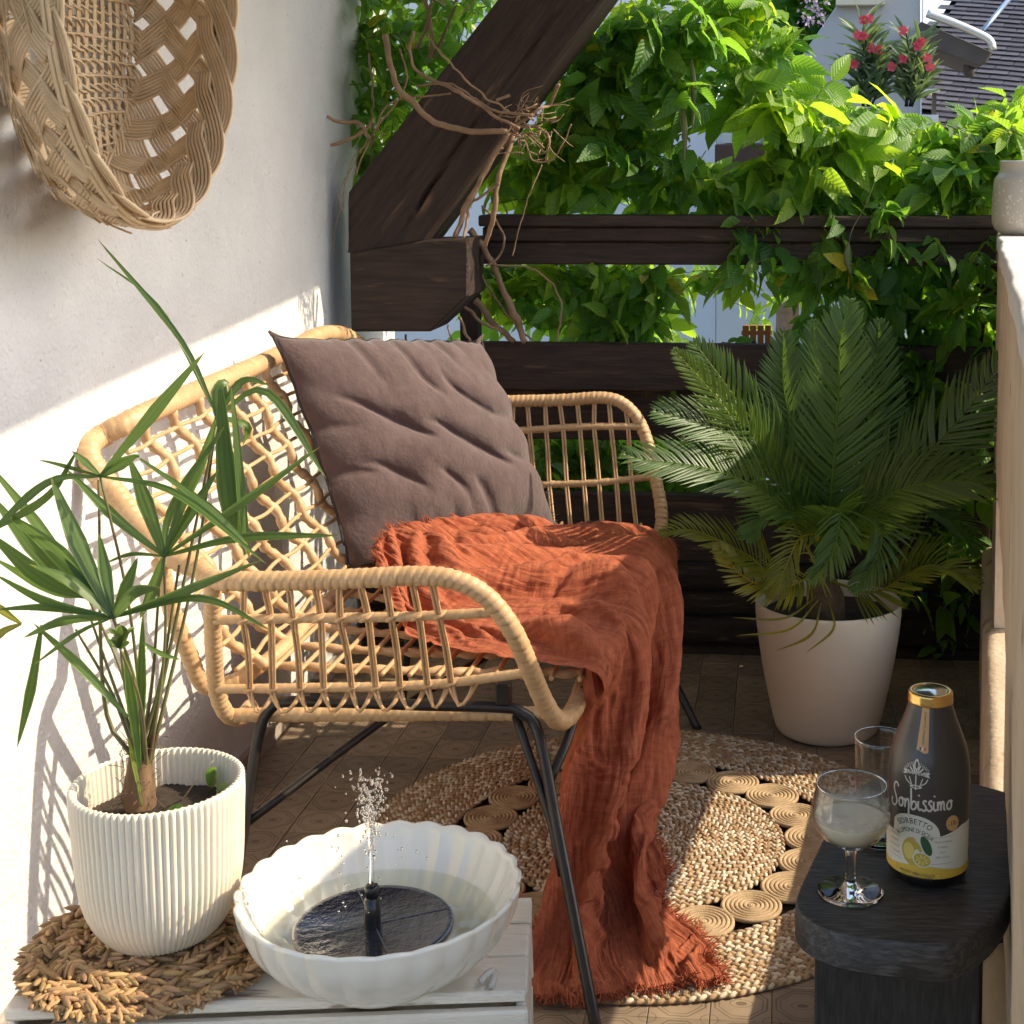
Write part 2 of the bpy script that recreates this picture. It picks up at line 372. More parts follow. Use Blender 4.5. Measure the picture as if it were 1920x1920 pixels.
# right parapet: base, opening, upper wall with ledge; runs from near the camera to the fence
def px_(y): return .050 + .137 * y
par = empty('parapet', (px_(3), 3, 0), 'beige plastered parapet wall with a pale ledge on the right', 'wall')
def slab(y0, y1, z0, z1, name, m, t=.22, inset=0, rad=.012):
    ys = np.linspace(y0, y1, max(2, int((y1 - y0) / .04))); mb = MB()
    prof = []
    for a in np.linspace(0, math.pi / 2, 5): prof.append((rad - rad * math.sin(a) , z1 - rad + rad * math.cos(a)))
    prof = [(inset + p[0], p[1]) for p in prof][::-1]
    pr = [(inset, z0)] + [(inset + rad - rad * math.cos(a), z1 - rad + rad * math.sin(a)) for a in np.linspace(0, math.pi / 2, 5)] + [(t - .01, z1), (t, z1 - .01), (t, z0)]
    pr = np.array(pr); n = len(pr)
    V = np.stack([np.stack([px_(y) + pr[:, 0], np.full(n, y), pr[:, 1]], -1) for y in ys])
    wv = noise(V.reshape(-1, 3), 5, 2).reshape(V.shape[:2]); V[..., 0] += np.where(np.arange(n)[None] < n - 3, wv * .006, 0)
    F = grid_faces(len(ys), n, True).tolist()
    F.append(tuple(range(n))); F.append(tuple(range((len(ys) - 1) * n, len(ys) * n))[::-1])
    mb.add(V.reshape(-1, 3), [q[::-1] for q in F]); o = mb.build(name, m, par); o.data.set_sharp_from_angle(angle=R(40)); return o
slab(1.15, 3.96, -.2, .33, 'base', M_beige, rad=.03, inset=-.022, t=.225)
slab(1.15, 3.95, .70, 1.165, 'upper_wall', M_beige)
slab(1.10, 3.97, 1.167, 1.20, 'ledge', mat('pale_ledge', (.70, .66, .58), (.62, .58, .50), 12, .85, bump=.002, bscale=90), inset=-.004, t=.235, rad=.01)
slab(1.152, 2.10, .332, .698, 'end_pier', M_beige, inset=.003, t=.217); slab(3.22, 3.948, .332, .698, 'end_pier', M_beige, inset=.003, t=.217)

# ---------------------------------------------------------------- timber fence at the back
FY = 4.0
fence = empty('timber_fence', (0, FY, 0), 'dark brown timber fence with a flat handrail under the climbing vine', 'fence')
def fx(px): return (px - 1460) / 2700 * FY
def zpx(py, y=FY): return CAM_H - (py - 330) / 2700 * y
def board(name, x0, x1, z0, z1, y0, y1, m=M_wood, bev=.004, wav=0, par_=None, tilt=0):
    mb = MB(); nx = max(2, int((x1 - x0) / .04)) if wav else 2
    if not wav:
        Mx = Matrix.Translation(((x0 + x1) / 2, (y0 + y1) / 2, (z0 + z1) / 2)) @ Matrix.Rotation(tilt, 4, 'Y')
        hx, hy, hz = (x1 - x0) / 2, (y1 - y0) / 2, (z1 - z0) / 2
        box(mb, (-hx, -hy, -hz), (hx, hy, hz), Mx, bev)
    else:
        xs = np.linspace(x0, x1, nx); ns = 14; a = np.linspace(0, 2 * math.pi, ns, endpoint=False)
        ca, sa = np.sign(np.cos(a)) * np.abs(np.cos(a)) ** .6, np.sign(np.sin(a)) * np.abs(np.sin(a)) ** .6
        V = np.stack([np.repeat(xs[:, None], ns, 1), (y0 + y1) / 2 + ca[None] * (y1 - y0) / 2 + 0 * xs[:, None], (z0 + z1) / 2 + sa[None] * (z1 - z0) / 2 + 0 * xs[:, None]], -1)
        d = noise(V.reshape(-1, 3) * np.array([1.2, 9, 9]), 4, 3).reshape(V.shape[:2])
        V[..., 1] += d * wav; V[..., 2] += np.roll(d, 3, 1) * wav
        F = grid_faces(nx, ns, True).tolist() + [tuple(range(ns)), tuple(range((nx - 1) * ns, nx * ns))[::-1]]
        mb.add(V.reshape(-1, 3), F)
    return mb.build(name, m, par_ or fence, smooth=bool(wav))
XL, XR = -1.19, .60
board('handrail', fx(900), XR, zpx(424), zpx(403), FY - .05, FY + .09)
board('rail', fx(905), XR - .002, zpx(452), zpx(425), FY - .03, FY + .05)
board('fascia_board', fx(895), XR - .001, zpx(496), zpx(453), FY - .012, FY + .03)
board('plank', fx(770), XR - .003, zpx(735), zpx(645), FY - .02, FY + .025)
board('plank', XL, XR - .004, zpx(1065), zpx(935), FY - .015, FY + .03)
board('plank', XL, XR - .004, zpx(836), zpx(738), FY + .03, FY + .06)
zs_ = [zpx(1270), zpx(1222), zpx(1165), zpx(1118), zpx(1068)]
for i in range(4): board('log', XL, XR - .02, zs_[i] + .002, zs_[i + 1], FY - .05, FY + .05, M_log, wav=.008)
for x0, x1, zt in ((fx(845), fx(880), zpx(560)), (.555, .622, 1.16), (fx(1395), fx(1420), zpx(645))):
    board('post', x0, x1, .0, zt, FY + .062, FY + .125, M_woodv)
# fence behind the parapet end
board('post', .628, .70, -.1, 1.19, FY + .0, FY + .07, M_woodv)

# brace and bracket carrying the eaves
br = empty('roof_brace', (-1.0, 3.8, .94), 'massive dark timber brace rising from a chamfered bracket beside the wall', 'beam')
def prism(mb, poly, y0, y1, bev=.006):
    """polygon given as (x,z), extruded in y, with a small chamfer on the near edge; inside kept whole"""
    P = np.array(poly, float); c = P.mean(0); n = len(P)
    ins = P + (c - P) / np.linalg.norm(c - P, axis=1)[:, None] * bev
    rings = [(ins, y0), (P, y0 + bev), (P, y1 - bev), (ins, y1)]
    V = np.vstack([np.c_[q[:, 0], np.full(n, y), q[:, 1]] for q, y in rings])
    F = grid_faces(4, n, True).tolist() + [tuple(range(n))[::-1], tuple(range(3 * n, 4 * n))]
    mb.add(V, F)
def XZ(px, py, y): p = at_y(px, py, y); return (p.x, p.z)
pb = MB(); yb = 3.75
prism(pb, [XZ(655, 474, yb), XZ(795, 450, yb), XZ(878, 447, yb), XZ(878, 555, yb), XZ(806, 622, yb), XZ(658, 622, yb)], yb, yb + .21)
pb.build('bracket', M_wood, br, smooth=False)
# brace with its own grain along the length
def brace():
    p0 = at_y(724, 452, yb); p1 = at_y(1065, -30, yb); d = (p1 - p0); ang = math.atan2(d.z, d.x)
    pys = np.r_[474, 462, 449.5, 448, np.linspace(440, -230, 60)]; nx = 30
    Lp = lambda py: 650 if py > 362 else 650 + (362 - py) * (280 / 362.)
    Rp = lambda py: 655 + 140 * (474 - py) / 24.4 if py > 449.6 else 800 + (447 - py) * (330 / 447.)
    rows = []; dp = .20
    for py in pys:
        a = at_y(Lp(py), py, yb); b = at_y(Rp(py), py, yb); t = np.linspace(0, 1, nx); rows.append(np.stack([a.x + (b.x - a.x) * t, np.zeros(nx), a.z + (b.z - a.z) * t], -1))
    G = np.array(rows); m = len(pys)
    # across-the-grain coordinate, for cracks that run along the brace
    dd = np.array([d.x, d.z]); dd /= np.linalg.norm(dd); q = (G[..., 0] - p0.x) * -dd[1] + (G[..., 2] - p0.z) * dd[0]; s = (G[..., 0] - p0.x) * dd[0] + (G[..., 2] - p0.z) * dd[1]
    n1 = noise(np.stack([s * 3, 0 * s + 3, 0 * s], -1), 1, 2); n2 = noise(np.stack([s * 6, 0 * s + 8, 0 * s], -1), 1, 2)
    crack = lambda c, w, a: a * np.exp(-((q - c - .010 * n1) / w) ** 2) * np.clip(.55 + n2, .05, 1)
    Yf = yb + .008 + crack(-.012, .0045, .022) + crack(.055, .003, .006) + noise(np.stack([s, q * 8, 0 * s], -1), 7, 3) * .0022
    edge = np.minimum(np.arange(nx), nx - 1 - np.arange(nx))[None]; Yf = Yf + .008 * (edge == 0)
    G[..., 1] = Yf; B = G.copy(); B[..., 1] = yb + .008 + dp
    V = np.concatenate([G.reshape(-1, 3), B.reshape(-1, 3)]); F = grid_faces(m, nx).tolist(); k = m * nx; F += [tuple(i + k for i in f)[::-1] for f in F]
    for i in range(m - 1):
        F.append((i * nx, (i + 1) * nx, (i + 1) * nx + k, i * nx + k)); j = i * nx + nx - 1; F.append((j + nx, j, j + k, j + nx + k))
    for j in range(nx - 1): F.append((j + 1, j, j + k, j + 1 + k)); e = (m - 1) * nx + j; F.append((e, e + 1, e + 1 + k, e + k))
    Rt = Matrix.Rotation(-ang, 3, 'Y'); V = (V - np.array([p0.x, 0, p0.z])) @ np.array(Rt)          # into the brace's own frame
    mb = MB(); mb.add(V, F); me = mb.mesh('brace', M_wood, True); me.set_sharp_from_angle(angle=R(40))
    o = bpy.data.objects.new('brace', me); col.objects.link(o); o.rotation_euler = (0, -ang, 0); o.location = (p0.x, 0, p0.z); o.parent = br; o.matrix_parent_inverse = Matrix.Translation(br.location).inverted(); WL['brace'] = Vector((0, 0, 0))
brace()
# ---------------------------------------------------------------- rattan bench
bench = empty('rattan_bench', (-.65, 3.0, 0), 'natural rattan two-seat bench with woven back and black hairpin legs against the white wall', 'bench')
def V3(*a): return np.array(a, float)
def arm(near):
    """one arm: the wound hoop, two thin wound rails, the upright reeds and the loops under them"""
    if near:
        hoop = [at_y(372, 1062, 2.31), at_y(398, 1086, 2.26), at_y(470, 1090, 2.245), at_y(640, 1086, 2.24), at_y(790, 1080, 2.24), at_y(860, 1090, 2.24), at_y(915, 1122, 2.245),
                at_y(960, 1180, 2.26), at_y(992, 1250, 2.30), at_y(1020, 1315, 2.345), at_y(1045, 1350, 2.38), at_y(1068, 1342, 2.43), at_y(1085, 1312, 2.48), at_y(1092, 1290, 2.53)]
        backp = [at_y(400, 1090, 2.26), at_y(398, 1140, 2.28), at_y(402, 1240, 2.34), at_y(408, 1300, 2.38), at_y(425, 1338, 2.41), at_y(450, 1346, 2.46), at_y(470, 1325, 2.53)]
        rails = [([at_y(402, 1163, 2.285), at_y(520, 1160, 2.275), at_y(760, 1156, 2.27), at_y(935, 1148, 2.265)], .0085), ([at_y(408, 1292, 2.36), at_y(560, 1290, 2.35), at_y(800, 1284, 2.35), at_y(985, 1262, 2.33)], .0085),
                 ([at_y(440, 1341, 2.42), at_y(600, 1340, 2.42), at_y(850, 1338, 2.42), at_y(1035, 1338, 2.41)], .013)]
        tops = [(453 + 44.5 * i, 1104) for i in range(9)]; yt, ym, yb_ = 2.245, 2.275, 2.35
    else:
        hoop = [at_y(800, 740, 3.66), at_y(900, 752, 3.70), at_y(985, 752, 3.72), at_y(1060, 750, 3.72), at_y(1130, 746, 3.72), at_y(1168, 757, 3.72), at_y(1198, 790, 3.71), at_y(1217, 840, 3.69),
                at_y(1230, 900, 3.66), at_y(1240, 955, 3.63), at_y(1238, 995, 3.60), at_y(1222, 1022, 3.55), at_y(1212, 1040, 3.48)]
        backp = [at_y(815, 745, 3.66), at_y(830, 850, 3.65), at_y(850, 960, 3.62), at_y(865, 1010, 3.6)]
        rails = [([at_y(850, 815, 3.69), at_y(1000, 806, 3.70), at_y(1100, 800, 3.70), at_y(1205, 800, 3.70)], .010), ([at_y(860, 915, 3.66), at_y(1010, 909, 3.66), at_y(1120, 905, 3.66), at_y(1226, 893, 3.665)], .010),
                 ([at_y(870, 1005, 3.60), at_y(1050, 1000, 3.60), at_y(1232, 1005, 3.59)], .014)]
        tops = [(990 + 30.5 * i, 760) for i in range(-3, 7)]; yt, ym, yb_ = 3.72, 3.68, 3.60
    tube(mbw := MB(), hoop, .0165, 14, wrap=.0135); mbw.build('arm_hoop', M_wrap, bench)
    tube(mbw := MB(), backp, .0145, 14, wrap=.012); mbw.build('arm_post', M_wrap, bench)
    for pts, r in rails: tube(mbw := MB(), pts, r, 10, wrap=.016); mbw.build('arm_rail', M_wrap, bench)
    def on(pts, px):            # the point of a rail above picture column px, found along the rail in the bench's own frame
        C = spline(pts, 80); fw = np.array(RM @ Vector((0, 0, -1))); rt = np.array(RM @ Vector((1, 0, 0))); D = C - np.array([0, 0, CAM_H])
        return C[np.argmin(abs((D @ rt) / (D @ fw) - (px - PPX) / FPX))]
    for i, (px, py) in enumerate(tops):
        if near:
            lean = (px - 453) * .055; a = on(hoop[:11], px); m_ = on(rails[0][0], px + 6 + lean * .6); b = on(rails[1][0], px + 16 + lean * 1.2)
            t2 = on(rails[2][0], px + 38 + lean); nb = on(rails[1][0], px + 62 + lean)
        else:
            a = on(hoop[:9], px); m_ = on(rails[0][0], px + 4); b = on(rails[1][0], px + 12); t2 = on(rails[2][0], px + 20)
            nb = None
        mb = MB(); r = .0030
        out = V3(0, -1 if near else 1, 0)
        for dx in (-.0032, .0032):
            o = V3(dx, 0, 0)
            if near:
                low = V3(t2[0], t2[1], t2[2] + .008) + out * .010
                p = [a + o, m_ + o + out * .006 * (-1 if i % 2 else 1), (m_ + b) / 2 + o, b + o + out * .008, b + out * .011 + V3(.005, 0, -.018) + o * .6, (b + nb) / 2 + out * (.020 + dx * .8) + V3(-.002, 0, -.036), nb + out * .012 + V3(-.006, 0, -.020) + o * .4, nb + V3(-.002, .014, -.006) + o]
            else:
                p = [a + o, m_ + o - out * .006, (m_ + b) / 2 + o, b + o - out * .006, t2 + o]
            tube(mb, p, r, 6, n=34)
        # the binding where the reed passes each rail
        for q in (m_, b):
            tube(mb, [q + V3(-.011, 0, -.006), q + out * .0105 + V3(0, 0, 0), q + V3(.011, 0, .006)], .0042, 6, n=7)
        mb.build('arm_reed', M_rattan, bench)
arm(True); arm(False)

# front rail, back frame, seat frame
ft = [at_y(1092, 1290, 2.53), V3(-.335, 2.75, .458), V3(-.325, 3.1, .458), V3(-.31, 3.35, .455), at_y(1212, 1040, 3.48)]
tube(mb := MB(), ft, .0165, 14, wrap=.014); mb.build('front_rail', M_wrap, bench)
topf = [at_y(372, 1062, 2.31), at_y(330, 1045, 2.315), at_y(277, 1001, 2.33), at_y(215, 925, 2.35), at_y(172, 870, 2.36), at_y(166, 838, 2.38), at_y(190, 818, 2.42), at_x(260, 782, -1.14), at_x(370, 733, -1.145),
        at_x(470, 690, -1.145), at_x(555, 650, -1.14), at_x(600, 628, -1.135), at_x(645, 628, -1.13), at_x(685, 655, -1.11), at_y(715, 680, 3.72), at_y(760, 715, 3.70), at_y(810, 742, 3.68)]
tube(mb := MB(), topf, .0205, 14, wrap=.0145); mb.build('back_frame', M_wrap, bench)
lowb = [at_y(300, 1052, 2.33), at_y(318, 1130, 2.36), at_y(350, 1215, 2.40), at_y(395, 1290, 2.45), V3(-.93, 2.52, .462), V3(-.935, 2.8, .462), V3(-.935, 3.2, .462), V3(-.93, 3.6, .462)]
tube(mb := MB(), lowb, .015, 12, wrap=.014); mb.build('back_rail', M_wrap, bench)
def Bk(u, v):
    """surface of the back: u near to far, v seat to top"""
    y_top = 2.40 + u * 1.24; y_bot = 2.40 + u * 1.22; yn = 2.40 * (1 - v) + 2.40 * v
    ztop = .905 + .05 * u; x = -.925 - .215 * v ** .85 - .012 * math.sin(math.pi * v)
    flare = -.10 * (1 - u) ** 3 * v * (1 - v) * 0 + .0
    y = y_bot * (1 - v) + y_top * v + flare
    return V3(x, y, .462 + (ztop - .462) * v)
nb_ = 10
for i in range(-2, nb_):
    u0 = (i + .6) / nb_; sh = .20
    v1 = 1.0; pts = []
    for k in range(29):
        v = 1 - k / 28; u = u0 + sh * (1 - v)
        if u < .015 or u > 1.0: continue
        p = Bk(u, v)
        # waisted by each crossing rod
        ph = v * 10 * math.pi
        pts.append(p + V3(0, .009 * math.sin(ph), 0) + V3(.006 * math.cos(ph), 0, 0))
    if len(pts) < 6: continue
    n = len(pts) * 3; rr = [.0098 + .0022 * math.sin(k * 2 * math.pi / 2.8 * 1.0) for k in range(len(pts) * 2)]
    tube(mb := MB(), pts, rr, 8, n=n); mb.build('back_rib', M_rattan, bench)
for j in range(10):
    v = (j + .6) / 10.4; mb = MB(); pts = []
    for k in range(49):
        u = -.01 + 1.02 * k / 48; p = Bk(u, v)
        pts.append(p + V3(.005 * math.sin((u * nb_ + v * 2.4) * math.pi) + .002, 0, .0012 * math.sin(u * 60 + j)))
    # near end bends round into the side frame
    tube(mb, pts, .0044, 6, n=110); mb.build('back_rod', M_rattan, bench)
# seat: long rods from near to far, ribs from back to front
for j in range(12):
    x = -.905 + j * .051; pts = [V3(x - .01 * (1 - k / 12) * 0, 2.45 + 1.15 * k / 12, .463 + .007 * math.sin(k * math.pi + j * math.pi) - .02 * math.sin(math.pi * j / 11) * math.sin(math.pi * k / 12)) for k in range(13)]
    tube(mb := MB(), pts, .0046, 6, n=70); mb.build('seat_rod', M_rattan, bench)
for i in range(10):
    y = 2.50 + i * .115; pts = [V3(-.93 + .6 * k / 24, y + .008 * math.sin(k * math.pi / 1.02), .457 - .02 * math.sin(math.pi * k / 24) * math.sin(math.pi * (i + .5) / 10)) for k in range(25)]
    rr = [.0085 + .002 * math.sin(k * 2.1) for k in range(50)]
    tube(mb := MB(), pts, rr, 8, n=75); mb.build('seat_rib', M_rattan, bench)
# black tube legs
def leg(pts, r=.0095, name='leg', n=60): tube(mb := MB(), pts, r, 12, n=n); return mb.build(name, M_metal, bench)
zf = .428
def hair(y0, flip, fb, ff):
    a = [V3(fb[0], fb[1], .0), V3((fb[0] - .905) / 2, (fb[1] + y0) / 2, .20), V3(-.905, y0 - flip * .015, .37), V3(-.885, y0, .415), V3(-.84, y0, zf), V3(-.62, y0, zf), V3(-.475, y0, zf), V3(-.44, y0, .420), V3(-.408, y0 - flip * .01, .385), V3(-.408 * .62 + ff[0] * .38, (y0 - flip * .01) * .62 + ff[1] * .38, .24), V3(ff[0], ff[1], .0)]
    leg(a, .0100, n=90)
    leg([V3(-.455, y0 + flip * .012, zf - .01), V3(-.408 * .68 + ff[0] * .32 - .012, y0 * .72 + ff[1] * .28, .26), V3(-.408 * .52 + ff[0] * .48 - .006, y0 * .53 + ff[1] * .47, .185)], .0078, 'leg_brace', 8)
    leg([V3(-.345, y0 + flip * .10, zf), V3(-.36, y0 * .9 + ff[1] * .1 + flip * .03, .37), V3(-.408 * .82 + ff[0] * .18, y0 * .82 + ff[1] * .18, .315)], .0085, 'leg_brace', 10)
hair(2.40, 1, (-.945, 2.29), (-.278, 2.145)); hair(3.52, -1, (-.95, 3.50), (-.185, 3.40))
leg([V3(-.925, 2.35, .22), V3(-.70, 2.62, .345), V3(-.46, 2.9, .43), V3(-.40, 2.98, .447)], .0078, 'cross_brace', 10)
leg([V3(-.938, 3.6, .26), V3(-.70, 3.35, .345), V3(-.40, 3.05, .447)], .0078, 'cross_brace', 10)
for x in (-.80, -.47):
    for y in (2.40, 3.58):
        mb = MB(); box(mb, (x - .013, y - .012, zf + .006), (x + .013, y + .012, zf + .045), bev=.003); mb.build('bracket', M_metal, bench, False)

# ---------------------------------------------------------------- cloth: a small solver that lets spare fabric buckle into folds
def relax(X, rest, pin=None, steps=120, grav=(0, 0, -.0006), keep=None, keep_k=.1, blur=9, collide=None, bend=.25, damp=.86, force=None, stiff=1.0, ks=((3, .97), (6, .90))):
    """X (n,m,3) lattice; rest = (along first axis, along second axis); keep = surface whose broad shape is held"""
    V = np.zeros_like(X); g = np.array(grav, float); r0, r1 = rest
    rd = np.sqrt(r0[:, :-1] ** 2 + r1[:-1] ** 2)
    w = np.ones(X.shape[:2] + (1,)) if pin is None else (1 - pin)[..., None].astype(float)
    def con(A, B, L, wa, wb, k, only_push=False):
        d = B - A; l = np.linalg.norm(d, axis=2, keepdims=True) + 1e-9; c = (l - L[..., None]) / l
        if only_push: c = np.minimum(c, 0)
        s_ = wa + wb; s_ = np.where(s_ == 0, 1, s_); c = c * d * k / s_; return c * wa, -c * wb
    def box1(D, k, ax):
        pad = [(0, 0)] * 3; pad[ax] = (k, k); c = np.cumsum(np.pad(D, pad, mode='edge'), axis=ax); c = np.concatenate([np.zeros_like(np.take(c, [0], ax)), c], ax); n = D.shape[ax]
        return (np.take(c, range(2 * k + 1, 2 * k + 1 + n), ax) - np.take(c, range(0, n), ax)) / (2 * k + 1)
    for st in range(steps):
        V = V * damp + g * w; 
        if force is not None: V = V + force(X, st) * w
        P = X + V
        for it in range(3):
            for ax, L in ((0, r0), (1, r1)):
                for par in (0, 1):
                    if ax == 0: sa, sb, l = np.s_[par:-1:2], np.s_[par + 1::2], L[par::2]; A, B = P[sa], P[sb]; A = A[:len(l)]; a_, b_ = con(A, B, l, w[sa][:len(l)], w[sb], stiff); P[par:par + 2 * len(l):2] += a_; P[par + 1:par + 1 + 2 * len(l):2] += b_
                    else: l = L[:, par::2]; k = l.shape[1]; a_, b_ = con(P[:, par:par + 2 * k:2], P[:, par + 1:par + 1 + 2 * k:2], l, w[:, par:par + 2 * k:2], w[:, par + 1:par + 1 + 2 * k:2], stiff); P[:, par:par + 2 * k:2] += a_; P[:, par + 1:par + 1 + 2 * k:2] += b_
            a_, b_ = con(P[:-1, :-1], P[1:, 1:], rd, w[:-1, :-1], w[1:, 1:], .18); P[:-1, :-1] += a_; P[1:, 1:] += b_
            a_, b_ = con(P[1:, :-1], P[:-1, 1:], rd, w[1:, :-1], w[:-1, 1:], .18); P[1:, :-1] += a_; P[:-1, 1:] += b_
            for k, fr in ks:
                a_, b_ = con(P[:-k], P[k:], k * fr * r0[:-k + 1], w[:-k], w[k:], bend, True); P[:-k] += a_ * .5; P[k:] += b_ * .5
                a_, b_ = con(P[:, :-k], P[:, k:], k * fr * r1[:, :-k + 1], w[:, :-k], w[:, k:], bend, True); P[:, :-k] += a_ * .5; P[:, k:] += b_ * .5
        if keep is not None:
            D = box1(box1(P - keep, blur, 1), 4, 0); P = P - keep_k * D * w
        if collide is not None: P = collide(P)
        V = P - X; X = P
    return X
def cr(Pp, n):
    m = len(Pp); t = np.linspace(0, m - 1, n); i = np.clip(t.astype(int), 0, m - 2); f = (t - i)
    E = np.concatenate([2 * Pp[:1] - Pp[1:2], Pp, 2 * Pp[-1:] - Pp[-2:-1]]); f = f.reshape(-1, *([1] * (Pp.ndim - 1)))
    a, b, c, d = E[i], E[i + 1], E[i + 2], E[i + 3]
    return .5 * ((2 * b) + (c - a) * f + (2 * a - 5 * b + 4 * c - d) * f * f + (3 * b - a - 3 * c + d) * f ** 3)
def lattice(S, n, m): return np.swapaxes(cr(np.swapaxes(cr(S, n), 0, 1), m), 0, 1)
def seglen(S): return np.linalg.norm(np.diff(S, axis=0), axis=2), np.linalg.norm(np.diff(S, axis=1), axis=2)
def normals(S):
    N = np.cross(np.gradient(S, axis=0), np.gradient(S, axis=1)); return N / (np.linalg.norm(N, axis=2)[..., None] + 1e-12)

# ---------------------------------------------------------------- cushion
def pillow():
    BL, BR, TL, TR = [np.array(p) for p in (at_y(655, 1064, 3.05), at_y(1042, 985, 3.50), at_y(512, 628, 3.10), at_y(900, 636, 3.48))]
    nrm = np.cross(BR - BL, TL - BL); nrm /= np.linalg.norm(nrm); nrm = -nrm if nrm[1] > 0 else nrm
    n = 74; u = np.linspace(0, 1, n); U, Vv = np.meshgrid(u, u, indexing='ij')
    base = BL * ((1 - U) * (1 - Vv))[..., None] + BR * (U * (1 - Vv))[..., None] + TL * ((1 - U) * Vv)[..., None] + TR * (U * Vv)[..., None]
    sx, sy = 2 * U - 1, 2 * Vv - 1; dome = np.clip((1 - sx ** 2) * (1 - sy ** 2), 0, 1) ** .5
    r0, r1 = seglen(base); ex = 1.04; r0, r1 = r0 * ex, r1 * ex * .99
    P3 = np.stack([U, Vv, 0 * U], -1).reshape(-1, 3); seed = noise(P3 * np.array([1.0, .8, 1]) + .4, 3.3, 3).reshape(U.shape)
    def crease(x0, y0, x1, y1, wd, a):
        d = np.array([x1 - x0, y1 - y0]); L = np.hypot(*d); d /= L; s_ = (U - x0) * d[0] + (Vv - y0) * d[1]; q = (U - x0) * -d[1] + (Vv - y0) * d[0] + .05 * np.sin(s_ * 7 + x0 * 9)
        return a * np.clip(4 * s_ / L * (1 - s_ / L), 0, 1) ** .8 * (np.exp(-(q / wd) ** 2) - .8 * np.exp(-((q + wd * 1.7) / wd) ** 2))
    cz = crease(.02, 1.0, .46, .66, .05, .026) + crease(.34, 1.04, .40, .56, .045, .028) + crease(.52, 1.03, .60, .74, .04, .018) + crease(.62, .74, .26, .10, .06, .026) + crease(.84, .46, .60, -.02, .05, .016) + crease(-.03, .38, .34, .66, .05, .026) + crease(.0, .10, .22, .46, .045, .018) + crease(1.02, .98, .64, .80, .06, .016) + crease(1.0, .34, .66, .40, .035, .012) + crease(.40, .34, .52, .02, .04, .012)
    diag = np.sin((U * .8 + Vv * .55) * 17 + 1.2 * np.sin(Vv * 5)) * np.exp(-((U - .62) ** 2 + (Vv - .4) ** 2) * 5)
    X = base + nrm * (dome * .085 + .012 * seed * dome + .55 * cz * dome)[..., None]
    edge = (U == 0) | (U == 1) | (Vv == 0) | (Vv == 1); pin = np.zeros_like(U)
    for i in (0, -1):
        for j in (0, -1): pin[i, j] = 1
    def force(Xc, st): return nrm * 0 + normals(Xc) * np.sign(np.dot(normals(Xc)[n // 2, n // 2], nrm)) * (.0011 * dome[..., None] ** .5)
    front = relax(X, (r0, r1), pin=pin, steps=170, grav=(0, 0, -.00035), keep=base + nrm * (dome * .085 + .34 * cz * dome)[..., None], keep_k=.06, blur=10, force=force, bend=.4, ks=((3, .985), (7, .95)))
    back = base * 0 + front; off = np.einsum('ijk,k->ij', front - base, nrm); off = off - 0
    back = front - nrm * (np.clip(off, 0, 1) * 1.6 * dome + .004 * dome)[..., None]
    N2 = 190; F2 = lattice(front, N2, N2); B2 = lattice(back, N2, N2)
    u2 = np.linspace(0, 1, N2); U2, V2 = np.meshgrid(u2, u2, indexing='ij'); P4 = np.stack([U2, V2, 0 * U2], -1).reshape(-1, 3)
    F2 = F2 + nrm * (.0011 * noise(P4 * np.array([1, .6, 1]), 34, 2).reshape(U2.shape))[..., None]
    mb = MB(); F = grid_faces(N2, N2); mb.add(F2.reshape(-1, 3), F); mb.add(B2.reshape(-1, 3), F[:, ::-1]); me = mb.mesh('cushion', M_pillow)
    if np.dot(np.array(me.polygons[N2 * 95 + 95].normal), nrm) < 0: me.flip_normals()
    o = link('cushion', me); props(o, 'square dark brown cotton cushion leaning on the bench back', 'cushion')
    e = np.concatenate([F2[:, 0], F2[-1, 1:], F2[::-1, -1][1:], F2[0, ::-1][1:-1]]); pm = MB(); e = e + (noise(e, 45, 2) * .002)[:, None] * nrm
    tube(pm, np.vstack([e, e[:1]]), .0036, 6, n=700, cap=False); pm.build('piping', M_piping, o)
    for c, d in ((TL, TL - BR), (TR, TR - BL), (BR, BR - TL)):          # dog ears of the seam
        d = d / np.linalg.norm(d); mb = MB(); tube(mb, [c - d * .03, c, c + d * .014 + nrm * .004], [.007, .0075, .003], 8, n=10, flat=.55); mb.build('corner', M_pillow, o)
    # frayed flange near the lower right corner
    fm = MB()
    for i in range(40):
        p = BR * (1 - i / 160) + TR * (i / 160); d = (BR - BL) / np.linalg.norm(BR - BL) + rng.normal(0, .5, 3); tube(fm, [p, p + d * .006, p + d * rng.uniform(.008, .016)], .0008, 3, n=4, cap=False)
    fm.build('frayed_edge', M_piping, o)['kind'] = 'stuff'
pillow()

